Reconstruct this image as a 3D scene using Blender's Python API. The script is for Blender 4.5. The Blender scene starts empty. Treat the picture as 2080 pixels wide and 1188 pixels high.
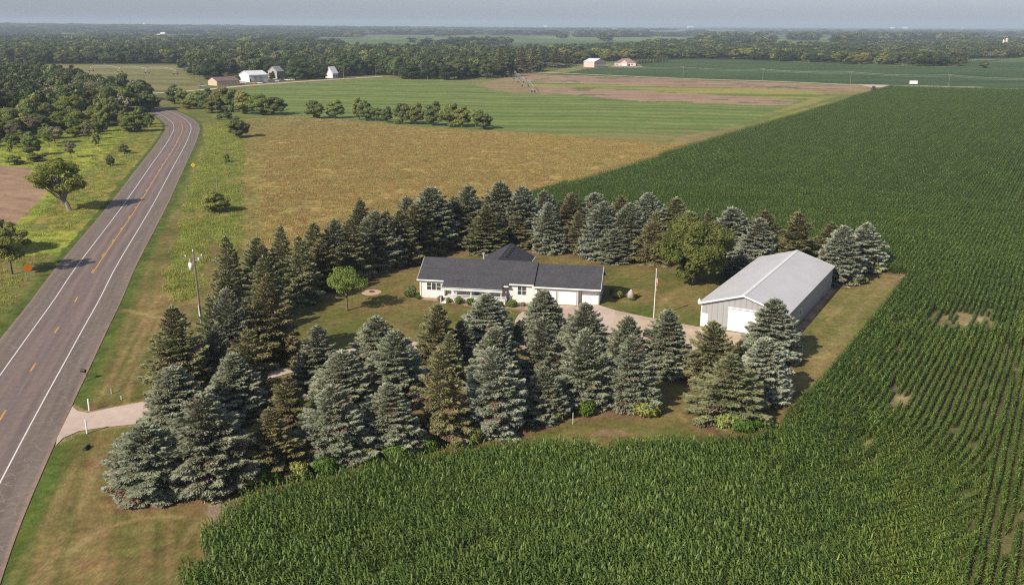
import bpy, math, random
import numpy as np
from mathutils import Matrix, Vector
random.seed(7); RNG = np.random.default_rng(7)
scene = bpy.context.scene
# ------------------------------------------------------------------ camera
F = 1900.0; H = 41.0; HY = 54.0; ROLL = math.radians(0.15)
P = math.atan((594-HY)/F)
cam = bpy.data.cameras.new("camera"); camo = bpy.data.objects.new("camera", cam)
scene.collection.objects.link(camo); scene.camera = camo
cam.sensor_width = 36; cam.lens = F*36/2080; cam.clip_start = 1; cam.clip_end = 60000
camo.matrix_world = Matrix.Translation((0, 0, H)) @ Matrix.Rotation(math.pi/2-P, 4, 'X') @ Matrix.Rotation(ROLL, 4, 'Z')
# ------------------------------------------------------------------ world + sun
SUN_AZ = 222.0; SUN_EL = 34.0      # azimuth from +Y towards +X of the sun itself
w = bpy.data.worlds.new("World"); scene.world = w; w.use_nodes = True
nt = w.node_tree; bg = nt.nodes['Background']
sky = nt.nodes.new('ShaderNodeTexSky'); sky.sky_type = 'NISHITA'; sky.sun_disc = False
sky.sun_elevation = math.radians(SUN_EL); sky.sun_rotation = math.radians(SUN_AZ)
sky.air_density = 1.0; sky.dust_density = 1.2; sky.ozone_density = 2.0; sky.altitude = 250
hs = nt.nodes.new('ShaderNodeHueSaturation'); hs.inputs['Saturation'].default_value = 0.55
hs.inputs['Value'].default_value = 1.0
tint = nt.nodes.new('ShaderNodeVectorMath'); tint.operation = 'MULTIPLY'; tint.inputs[1].default_value = (.90, .97, 1.16)
nt.links.new(sky.outputs[0], hs.inputs['Color']); nt.links.new(hs.outputs[0], tint.inputs[0]); nt.links.new(tint.outputs[0], bg.inputs['Color'])
bg.inputs['Strength'].default_value = 0.084
sl = bpy.data.lights.new("sun", 'SUN'); sl.energy = 4.9; sl.angle = math.radians(0.55); sl.color = (1.0, 0.90, 0.76)
so = bpy.data.objects.new("sun", sl); scene.collection.objects.link(so)
_a = math.radians(SUN_AZ); _e = math.radians(SUN_EL)
sdir = Vector((math.sin(_a)*math.cos(_e), math.cos(_a)*math.cos(_e), math.sin(_e)))
so.rotation_euler = sdir.to_track_quat('Z', 'Y').to_euler(); so.location = (-60, -60, 90)
scene.view_settings.view_transform = 'Standard'; scene.view_settings.look = 'None'
scene.view_settings.exposure = 0.2; scene.view_settings.gamma = 1.0
try:
    scene.cycles.use_denoising = False; scene.cycles.filter_width = 1.2
    scene.cycles.max_bounces = 5; scene.cycles.diffuse_bounces = 2; scene.cycles.glossy_bounces = 2
    scene.cycles.transmission_bounces = 2; scene.cycles.volume_bounces = 0; scene.cycles.transparent_max_bounces = 4
    scene.cycles.caustics_reflective = False; scene.cycles.caustics_refractive = False
except Exception: pass

# ------------------------------------------------------------------ measuring: photo pixel -> point of the place
def ray(u, v):
    x = (u-1040)/F; y = -(v-594)/F
    c, s = math.cos(ROLL), math.sin(ROLL)
    x, y = c*x-s*y, s*x+c*y
    return x, math.cos(P)+math.sin(P)*y, -math.sin(P)+math.cos(P)*y
def G(u, v, z=0.0):
    d = ray(u, v); t = (z-H)/d[2]; return d[0]*t, d[1]*t
def height_at(xy, u, v):
    d = ray(u, v); return H+d[2]*xy[1]/d[1]
def project(X, Y, Z=0.0):
    cy, sy = math.cos(P), math.sin(P)
    dz = Z-H
    f = Y*cy - dz*sy; up = Y*sy + dz*cy
    f = np.where(f < 1, 1, f)
    x = X/f; y = up/f
    c, s = math.cos(ROLL), math.sin(ROLL)
    x, y = c*x+s*y, -s*x+c*y
    return 1040+F*x, 594-F*y
def inpoly(px, py, poly):
    r = np.zeros(px.shape, bool); n = len(poly)
    for i in range(n):
        x1, y1 = poly[i]; x2, y2 = poly[(i+1) % n]
        if y1 == y2: continue
        c = (y1 > py) != (y2 > py)
        xi = x1+(py-y1)*(x2-x1)/(y2-y1)
        r ^= c & (px < xi)
    return r
def sstep(a, b, x):
    t = np.clip((x-a)/(b-a), 0, 1); return t*t*(3-2*t)
# value noise
def _h(ix, iy, s):
    n = (ix.astype(np.int64)*374761393+iy.astype(np.int64)*668265263+s*974711) & 0xffffffff
    n = ((n ^ (n >> 13))*1274126177) & 0xffffffff
    return ((n ^ (n >> 16)) & 0xffff)/65535.0
def vnoise(x, y, s=0):
    ix = np.floor(x); iy = np.floor(y); fx = x-ix; fy = y-iy
    fx = fx*fx*(3-2*fx); fy = fy*fy*(3-2*fy)
    a = _h(ix, iy, s); b = _h(ix+1, iy, s); c = _h(ix, iy+1, s); d = _h(ix+1, iy+1, s)
    return (a*(1-fx)+b*fx)*(1-fy)+(c*(1-fx)+d*fx)*fy
def fbm(x, y, o=4, s=0):
    t = 0; a = .5; n = 0
    for k in range(o):
        t = t+a*vnoise(x*2**k+k*17.3, y*2**k-k*9.1, s+k); n += a; a *= .55
    return t/n
# ------------------------------------------------------------------ scene helpers
COL = scene.collection
def tag(o, label=None, cat=None, group=None, kind=None):
    if label: o['label'] = label
    if cat: o['category'] = cat
    if group: o['group'] = group
    if kind: o['kind'] = kind
    return o
def empty(name, loc, rz=0.0, label=None, cat=None, group=None):
    o = bpy.data.objects.new(name, None); COL.objects.link(o)
    o.location = loc; o.rotation_euler = (0, 0, rz); o.empty_display_size = .5
    return tag(o, label, cat, group)
def link(name, me, parent=None):
    o = bpy.data.objects.new(name, me); COL.objects.link(o)
    if parent: o.parent = parent
    return o
def fastmesh(name, V, quads, mats, midx=None, smooth=False):
    V = np.asarray(V, np.float32); Q = np.asarray(quads, np.int32)
    k = Q.shape[1]
    me = bpy.data.meshes.new(name)
    me.vertices.add(len(V)); me.vertices.foreach_set('co', V.ravel())
    me.loops.add(Q.size); me.loops.foreach_set('vertex_index', Q.ravel())
    me.polygons.add(len(Q)); me.polygons.foreach_set('loop_start', np.arange(0, Q.size, k, dtype=np.int32))
    me.polygons.foreach_set('loop_total', np.full(len(Q), k, np.int32))
    if midx is not None: me.polygons.foreach_set('material_index', np.asarray(midx, np.int32))
    me.polygons.foreach_set('use_smooth', np.full(len(Q), smooth, bool))
    for m in (mats if isinstance(mats, (list, tuple)) else [mats]): me.materials.append(m)
    me.update(calc_edges=True); return me
class MB:
    """collects solids in one mesh"""
    def __init__(s): s.v = []; s.f = []; s.m = []
    def add(s, V, Fc, mi=0):
        o = len(s.v); s.v += [tuple(p) for p in V]; s.f += [tuple(i+o for i in f) for f in Fc]; s.m += [mi]*len(Fc); return s
    def box(s, x0, x1, y0, y1, z0, z1, mi=0):
        V = [(x, y, z) for z in (z0, z1) for y in (y0, y1) for x in (x0, x1)]
        return s.add(V, [(0, 2, 3, 1), (4, 5, 7, 6), (0, 1, 5, 4), (1, 3, 7, 5), (3, 2, 6, 7), (2, 0, 4, 6)], mi)
    def prism(s, prof, a0, a1, axis='x', mi=0):
        n = len(prof)
        if axis == 'x': V = [(a0, p, q) for p, q in prof]+[(a1, p, q) for p, q in prof]
        elif axis == 'y': V = [(p, a0, q) for p, q in prof]+[(p, a1, q) for p, q in prof]
        else: V = [(p, q, a0) for p, q in prof]+[(p, q, a1) for p, q in prof]
        Fc = [tuple(range(n))[::-1], tuple(range(n, 2*n))]+[(i, (i+1) % n, n+(i+1) % n, n+i) for i in range(n)]
        return s.add(V, Fc, mi)
    def tube(s, pts, rad, n=8, mi=0, cap=True):
        pts = [Vector(p) for p in pts]; R = rad if isinstance(rad, (list, tuple)) else [rad]*len(pts)
        V = []
        for i, p in enumerate(pts):
            d = (pts[min(i+1, len(pts)-1)]-pts[max(i-1, 0)]).normalized()
            a = Vector((0, 0, 1)) if abs(d.z) < .9 else Vector((1, 0, 0))
            e1 = d.cross(a).normalized(); e2 = d.cross(e1)
            for k in range(n):
                t = 2*math.pi*k/n; V.append(p+(e1*math.cos(t)+e2*math.sin(t))*R[i])
        Fc = []
        for i in range(len(pts)-1):
            for k in range(n):
                k2 = (k+1) % n; Fc.append((i*n+k, (i+1)*n+k, (i+1)*n+k2, i*n+k2))
        if cap: Fc += [tuple(range(n)), tuple(range((len(pts)-1)*n, len(pts)*n))[::-1]]
        return s.add(V, Fc, mi)
    def mesh(s, name, mats, smooth=False):
        me = bpy.data.meshes.new(name); me.from_pydata([tuple(p) for p in s.v], [], s.f)
        for m in (mats if isinstance(mats, (list, tuple)) else [mats]): me.materials.append(m)
        me.polygons.foreach_set('material_index', s.m)
        if smooth: me.polygons.foreach_set('use_smooth', [True]*len(s.f))
        me.update()
        import bmesh
        bm = bmesh.new(); bm.from_mesh(me); bmesh.ops.recalc_face_normals(bm, faces=bm.faces); bm.to_mesh(me); bm.free()
        return me
    def build(s, name, mats, parent=None, smooth=False): return link(name, s.mesh(name, mats, smooth), parent)
# ------------------------------------------------------------------ materials
def newmat(name):
    m = bpy.data.materials.new(name); m.use_nodes = True; t = m.node_tree; return m, t, t.nodes['Principled BSDF']
def N(t, kind, **kw):
    n = t.nodes.new(kind)
    for k, v in kw.items():
        if k in n.inputs.keys(): n.inputs[k].default_value = v
        else: setattr(n, k, v)
    return n
def noisy(name, col, rough=.8, amt=.25, scale=3.0, bump=0.0, coord='Object', spec=.3, metal=0.0, scale2=None, amt2=0, siding=None, stretch=None):
    m, t, b = newmat(name); L = t.links
    tc = N(t, 'ShaderNodeTexCoord'); src = tc.outputs[coord]
    if stretch:
        mp = N(t, 'ShaderNodeMapping'); mp.inputs['Scale'].default_value = stretch; L.new(src, mp.inputs[0]); src = mp.outputs[0]
    n1 = N(t, 'ShaderNodeTexNoise', Scale=scale, Detail=5.0, Roughness=.65); L.new(src, n1.inputs['Vector'])
    mr = N(t, 'ShaderNodeMapRange'); mr.inputs[1].default_value = .3; mr.inputs[2].default_value = .7
    mr.inputs[3].default_value = 1-amt; mr.inputs[4].default_value = 1+amt
    L.new(n1.outputs['Fac'], mr.inputs[0])
    val = mr.outputs[0]
    if scale2:
        n2 = N(t, 'ShaderNodeTexNoise', Scale=scale2, Detail=3.0); L.new(src, n2.inputs['Vector'])
        m2 = N(t, 'ShaderNodeMapRange'); m2.inputs[1].default_value = .3; m2.inputs[2].default_value = .7
        m2.inputs[3].default_value = 1-amt2; m2.inputs[4].default_value = 1+amt2
        L.new(n2.outputs['Fac'], m2.inputs[0]); mu = N(t, 'ShaderNodeMath', operation='MULTIPLY')
        L.new(val, mu.inputs[0]); L.new(m2.outputs[0], mu.inputs[1]); val = mu.outputs[0]
    vm = N(t, 'ShaderNodeVectorMath', operation='SCALE'); vm.inputs[0].default_value = col[:3]; L.new(val, vm.inputs['Scale'])
    L.new(vm.outputs[0], b.inputs['Base Color'])
    b.inputs['Roughness'].default_value = rough; b.inputs['Specular IOR Level'].default_value = spec; b.inputs['Metallic'].default_value = metal
    hsrc = None
    if bump:
        bp = N(t, 'ShaderNodeBump', Strength=1.0, Distance=bump); L.new(n1.outputs['Fac'], bp.inputs['Height']); hsrc = bp
    if siding:   # (axis vector scale) ribbed profile; rib shade is also painted in as darker stripes
        ax, per, dep = siding
        sx = N(t, 'ShaderNodeSeparateXYZ'); L.new(tc.outputs['Object'], sx.inputs[0])
        q = N(t, 'ShaderNodeMath', operation='MULTIPLY'); q.inputs[1].default_value = 1/per
        if ax == 'xy':
            ad = N(t, 'ShaderNodeMath', operation='ADD'); L.new(sx.outputs[0], ad.inputs[0]); L.new(sx.outputs[1], ad.inputs[1]); L.new(ad.outputs[0], q.inputs[0])
        else: L.new(sx.outputs[ax], q.inputs[0])
        fr = N(t, 'ShaderNodeMath', operation='FRACT'); L.new(q.outputs[0], fr.inputs[0])
        gt = N(t, 'ShaderNodeMath', operation='POWER'); L.new(fr.outputs[0], gt.inputs[0]); gt.inputs[1].default_value = 6.0
        rr_ = N(t, 'ShaderNodeMath', operation='MULTIPLY_ADD'); rr_.inputs[1].default_value = -.22; rr_.inputs[2].default_value = 1.03; L.new(gt.outputs[0], rr_.inputs[0])
        v2 = N(t, 'ShaderNodeVectorMath', operation='SCALE'); L.new(vm.outputs[0], v2.inputs[0]); L.new(rr_.outputs[0], v2.inputs['Scale']); L.new(v2.outputs[0], b.inputs['Base Color'])
        bp = N(t, 'ShaderNodeBump', Strength=1.0, Distance=dep); L.new(gt.outputs[0], bp.inputs['Height'])
        if hsrc: L.new(hsrc.outputs[0], bp.inputs['Normal'])
        hsrc = bp
    if hsrc: L.new(hsrc.outputs[0], b.inputs['Normal'])
    return m
def foliage(name, col, col2, trans=.25, rough=.6, hue=.03, val=.25, spec=.25, big=.12):
    """leaf material: colour varies leaf by leaf, clump by clump, tree by tree"""
    m, t, b = newmat(name); L = t.links
    at = N(t, 'ShaderNodeAttribute', attribute_name='rnd')
    mx = N(t, 'ShaderNodeMix', data_type='RGBA'); mx.inputs[6].default_value = (*col, 1); mx.inputs[7].default_value = (*col2, 1)
    L.new(at.outputs['Fac'], mx.inputs[0])
    tc = N(t, 'ShaderNodeTexCoord'); nz = N(t, 'ShaderNodeTexNoise', Scale=.55, Detail=2.0); L.new(tc.outputs['Object'], nz.inputs['Vector'])
    mr = N(t, 'ShaderNodeMapRange'); mr.inputs[1].default_value = .3; mr.inputs[2].default_value = .7; mr.inputs[3].default_value = 1-big; mr.inputs[4].default_value = 1+big
    L.new(nz.outputs['Fac'], mr.inputs[0])
    oi = N(t, 'ShaderNodeObjectInfo')
    h = N(t, 'ShaderNodeHueSaturation')
    a1 = N(t, 'ShaderNodeMath', operation='MULTIPLY_ADD'); a1.inputs[1].default_value = hue*2; a1.inputs[2].default_value = .5-hue
    L.new(oi.outputs['Random'], a1.inputs[0]); L.new(a1.outputs[0], h.inputs['Hue'])
    w1 = N(t, 'ShaderNodeMath', operation='MULTIPLY'); w1.inputs[1].default_value = 7.31; L.new(oi.outputs['Random'], w1.inputs[0])
    w2 = N(t, 'ShaderNodeMath', operation='FRACT'); L.new(w1.outputs[0], w2.inputs[0])
    w3 = N(t, 'ShaderNodeMath', operation='MULTIPLY_ADD'); w3.inputs[1].default_value = val*2; w3.inputs[2].default_value = 1-val; L.new(w2.outputs[0], w3.inputs[0])
    w4 = N(t, 'ShaderNodeMath', operation='MULTIPLY'); L.new(w3.outputs[0], w4.inputs[0]); L.new(mr.outputs[0], w4.inputs[1])
    L.new(w4.outputs[0], h.inputs['Value']); L.new(mx.outputs[2], h.inputs['Color'])
    L.new(h.outputs[0], b.inputs['Base Color']); b.inputs['Roughness'].default_value = rough; b.inputs['Specular IOR Level'].default_value = spec
    if trans:
        tr = N(t, 'ShaderNodeBsdfTranslucent'); L.new(h.outputs[0], tr.inputs[0]); ms = N(t, 'ShaderNodeMixShader'); ms.inputs[0].default_value = trans
        L.new(b.outputs[0], ms.inputs[1]); L.new(tr.outputs[0], ms.inputs[2]); L.new(ms.outputs[0], t.nodes['Material Output'].inputs[0])
    return m
def ground_mat(name, s1=1.2, a1=.35, s2=.12, a2=.18, bump=.12, stretch=(1, 1, 1), rough=.95, rot=0):
    m, t, b = newmat(name); L = t.links
    at = N(t, 'ShaderNodeAttribute', attribute_name='col'); tc = N(t, 'ShaderNodeTexCoord')
    mp = N(t, 'ShaderNodeMapping'); mp.inputs['Scale'].default_value = stretch; mp.inputs['Rotation'].default_value = (0, 0, rot); L.new(tc.outputs['Object'], mp.inputs[0])
    n1 = N(t, 'ShaderNodeTexNoise', Scale=s1, Detail=6.0, Roughness=.7); L.new(mp.outputs[0], n1.inputs['Vector'])
    n2 = N(t, 'ShaderNodeTexNoise', Scale=s2, Detail=4.0, Roughness=.6); L.new(mp.outputs[0], n2.inputs['Vector'])
    r1 = N(t, 'ShaderNodeMapRange'); r1.inputs[1].default_value = .3; r1.inputs[2].default_value = .7; r1.inputs[3].default_value = 1-a1; r1.inputs[4].default_value = 1+a1
    r2 = N(t, 'ShaderNodeMapRange'); r2.inputs[1].default_value = .3; r2.inputs[2].default_value = .7; r2.inputs[3].default_value = 1-a2; r2.inputs[4].default_value = 1+a2
    L.new(n1.outputs['Fac'], r1.inputs[0]); L.new(n2.outputs['Fac'], r2.inputs[0])
    mu = N(t, 'ShaderNodeMath', operation='MULTIPLY'); L.new(r1.outputs[0], mu.inputs[0]); L.new(r2.outputs[0], mu.inputs[1])
    # slight hue shift between blades (dry / green)
    hsn = N(t, 'ShaderNodeHueSaturation'); L.new(at.outputs['Color'], hsn.inputs['Color'])
    n3 = N(t, 'ShaderNodeTexNoise', Scale=s1*.45, Detail=4.0); L.new(mp.outputs[0], n3.inputs['Vector'])
    r3 = N(t, 'ShaderNodeMapRange'); r3.inputs[1].default_value = .3; r3.inputs[2].default_value = .7; r3.inputs[3].default_value = .475; r3.inputs[4].default_value = .525
    L.new(n3.outputs['Fac'], r3.inputs[0]); L.new(r3.outputs[0], hsn.inputs['Hue'])
    vm = N(t, 'ShaderNodeVectorMath', operation='SCALE'); L.new(hsn.outputs[0], vm.inputs[0]); L.new(mu.outputs[0], vm.inputs['Scale'])
    L.new(vm.outputs[0], b.inputs['Base Color']); b.inputs['Roughness'].default_value = rough; b.inputs['Specular IOR Level'].default_value = .1
    if bump:
        bp = N(t, 'ShaderNodeBump', Strength=1.0, Distance=bump); L.new(n1.outputs['Fac'], bp.inputs['Height']); L.new(bp.outputs[0], b.inputs['Normal'])
    return m
M = {}
M['white'] = noisy('white_paint', (.80, .79, .76), .55, .05, 1.5)
M['white_siding'] = noisy('white_lap_siding', (.74, .71, .68), .6, .05, .8, siding=(2, .12, .012))
M['shingle'] = noisy('charcoal_shingle', (.066, .065, .072), .9, .42, 4.0, bump=.01, scale2=.5, amt2=.12, stretch=(1, 1, 3), spec=.2)
M['steel_wall'] = noisy('grey_steel_siding', (.33, .33, .335), .5, .05, .7, siding=('xy', .8, .05))
M['steel_wall_dark'] = noisy('blue_grey_steel_siding', (.27, .29, .32), .5, .05, .7, siding=('xy', .45, .03))
M['steel_roof'] = noisy('pale_steel_roof', (.60, .585, .58), .42, .07, .25, siding=(1, .8, .03), spec=.5)
M['glass'] = noisy('window_glass', (.06, .065, .07), .12, .3, 1.0, spec=.6)
M['trim_dark'] = noisy('dark_trim', (.05, .05, .055), .6, .1, 2)
M['metal'] = noisy('galvanised_metal', (.45, .46, .47), .45, .12, 2, metal=.3)
M['wood_pole'] = noisy('weathered_pole_wood', (.20, .16, .13), .9, .25, 3, bump=.01)
M['bark'] = noisy('tree_bark', (.16, .12, .09), .95, .3, 3, bump=.03)
M['grey_bark'] = noisy('grey_bark', (.26, .22, .18), .95, .3, 3, bump=.03)
M['deadwood'] = noisy('dead_brown_twigs', (.27, .17, .12), .95, .3, 4)
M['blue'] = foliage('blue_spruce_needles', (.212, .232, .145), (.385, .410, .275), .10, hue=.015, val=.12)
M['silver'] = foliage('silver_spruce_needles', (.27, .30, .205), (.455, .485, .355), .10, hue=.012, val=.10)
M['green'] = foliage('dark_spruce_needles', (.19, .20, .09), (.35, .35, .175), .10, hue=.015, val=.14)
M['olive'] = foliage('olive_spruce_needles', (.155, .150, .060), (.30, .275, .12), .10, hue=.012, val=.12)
M['leaf'] = foliage('broadleaf_leaves', (.175, .205, .05), (.34, .36, .10), .25, hue=.03, val=.22, big=.2)
M['leaf_light'] = foliage('light_green_leaves', (.17, .21, .042), (.29, .32, .075), .35, hue=.02, val=.12)
M['leaf_dark'] = foliage('dark_leaves', (.110, .145, .044), (.215, .25, .08), .2, hue=.02, val=.15)
M['leaf_grey'] = foliage('grey_brown_leaves', (.19, .18, .10), (.29, .26, .16), .15, hue=.02, val=.15)
M['maple'] = foliage('maple_leaves', (.095, .115, .026), (.18, .195, .048), .25, hue=.0, val=.0, big=.2)
M['weed'] = foliage('weedy_shrub_leaves', (.08, .145, .02), (.165, .25, .038), .3, hue=.02, val=.15)
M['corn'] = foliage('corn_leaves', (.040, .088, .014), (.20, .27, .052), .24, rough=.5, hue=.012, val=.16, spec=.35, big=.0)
M['wood_leaf'] = foliage('woodland_leaves', (.065, .092, .030), (.145, .170, .052), .2, hue=.035, val=.35, big=.2)
M['wood_leaf_dark'] = foliage('woodland_dark_leaves', (.042, .070, .027), (.100, .130, .044), .2, hue=.02, val=.3, big=.2)
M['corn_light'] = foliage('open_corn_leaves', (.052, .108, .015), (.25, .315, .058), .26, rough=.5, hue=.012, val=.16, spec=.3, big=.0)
M['asphalt'] = None
# ------------------------------------------------------------------ terrain
def zt(X, Y):
    X = np.asarray(X, float); Y = np.asarray(Y, float)
    t = X/np.maximum(Y, 1)
    A = np.interp(t, [-.8, -.5, -.35, -.2, 0, .3, .6], [42, 40, 29, 20, 12, 6, 3])
    z = A*sstep(3200, 7500, Y)*(.75+.5*fbm(X/900, Y/1500, 3, 5))
    return z
# ------------------------------------------------------------------ road line (yellow centre line as seen)
CL = [(-330, 1480), (-165, 1135), (-82, 990), (7, 844), (69, 746), (117.5, 669), (157, 608), (186, 557), (217.5, 509.5), (281, 416), (325, 344.5), (355, 297),
      (367.5, 272), (371, 262), (368.5, 252), (358, 242), (341, 232.5), (318, 224), (290, 217.5), (240, 208), (150, 197), (0, 187)]
def catmull(pts, n=14):
    P_ = [np.array(p, float) for p in pts]; P_ = [2*P_[0]-P_[1]]+P_+[2*P_[-1]-P_[-2]]; out = []
    for i in range(1, len(P_)-2):
        p0, p1, p2, p3 = P_[i-1:i+3]
        for k in range(n):
            t = k/n
            out.append(.5*((2*p1)+(-p0+p2)*t+(2*p0-5*p1+4*p2-p3)*t*t+(-p0+3*p1-3*p2+p3)*t**3))
    out.append(P_[-2]); return np.array(out)
def resample(poly, step):
    d = np.r_[0, np.cumsum(np.hypot(*np.diff(poly, axis=0).T))]; n = max(2, int(d[-1]/step)); s = np.linspace(0, d[-1], n)
    return np.c_[np.interp(s, d, poly[:, 0]), np.interp(s, d, poly[:, 1])], s
def smoothp(p, k):
    q = p.copy()
    for _ in range(k): q[1:-1] = (q[:-2]+2*q[1:-1]+q[2:])/4
    return q
road, road_s = resample(catmull([G(*p) for p in CL]), 2.0)
road = smoothp(road, 12)
def normals(p):
    t = np.gradient(p, axis=0); t /= np.hypot(*t.T)[:, None]; return np.c_[t[:, 1], -t[:, 0]]   # points right of travel
def ribbon(name, line, o0, o1, z, mat, kind='structure', label=None, parent=None, s0=None, s1=None, svals=None):
    n = normals(line)
    if s0 is not None:
        k = (svals >= s0) & (svals <= s1); line = line[k]; n = n[k]; sv = svals[k]
    else: sv = svals if svals is not None else np.arange(len(line))
    nl = 6 if abs(o1-o0) > 2 else 2
    os_ = np.linspace(o0, o1, nl)
    V = np.concatenate([np.c_[line+n*o, np.full(len(line), z)] for o in os_]); m = len(line)
    Q = [(j*m+i, (j+1)*m+i, (j+1)*m+i+1, j*m+i+1) for j in range(nl-1) for i in range(m-1)]
    me = fastmesh(name, V, np.array(Q)[:, ::-1], mat)
    uv = me.uv_layers.new(name='UVMap'); vi = np.empty(len(me.loops), np.int32); me.loops.foreach_get('vertex_index', vi)
    lat = np.repeat(os_, m)[vi]; al = np.tile(sv, nl)[vi]; uv.data.foreach_set('uv', np.c_[lat, al].astype(np.float32).ravel())
    o = link(name, me, parent)
    if kind: tag(o, label, None, None, kind)
    return o
def polyline_dist(X, Y, line):
    """signed lateral distance to line (positive = right of travel) and arc position index"""
    best = np.full(X.shape, 1e9); sg = np.zeros(X.shape)
    for i in range(0, len(line)-1, 2):
        a = line[i]; b = line[min(i+2, len(line)-1)]; d = b-a; L2 = d@d
        if L2 == 0: continue
        t = np.clip(((X-a[0])*d[0]+(Y-a[1])*d[1])/L2, 0, 1)
        ex = X-a[0]-t*d[0]; ey = Y-a[1]-t*d[1]; D = np.hypot(ex, ey)
        s = np.sign(ex*d[1]-ey*d[0]); k = D < best; best[k] = D[k]; sg[k] = s[k]
    return best*sg
# ------------------------------------------------------------------ corn edge and yard
D1 = np.array([math.sin(math.radians(30.9)), math.cos(math.radians(30.9))])
DN = np.array([D1[1], -D1[0]])                     # to the right of the rows
edge_px = [(560, 1008), (640, 986), (760, 958), (880, 930), (1000, 915), (1200, 907), (1420, 906), (1520, 900), (1578, 876), (1618, 836), (1660, 781), (1720, 710), (1775, 645), (1838, 562)]
edge_w = [G(*p) for p in edge_px]
back_l = np.array(G(1130, 383))-D1*49.6            # where the back edge of the yard meets the meadow
top_r = np.array(edge_w[-1])
far_l = np.array(G(1807, 177)); far_r = np.array(G(2080, 184))
far_rr = far_l+(far_r-far_l)*2.0
corn_poly = [G(360, 1500), G(395, 1188), G(424, 1118), G(452, 1062), G(505, 1028)]+edge_w+[tuple(back_l), tuple(far_l), tuple(far_rr), (640, 300), (420, 60), (300, 5), (40, 5)]
yard_poly = [G(560, 985)]+edge_w[1:]+[tuple(back_l), G(640, 500), G(480, 470), G(410, 480), G(395, 560), G(395, 640), G(300, 700), G(250, 850), G(200, 1010), G(300, 1060), G(450, 1040)]
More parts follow.
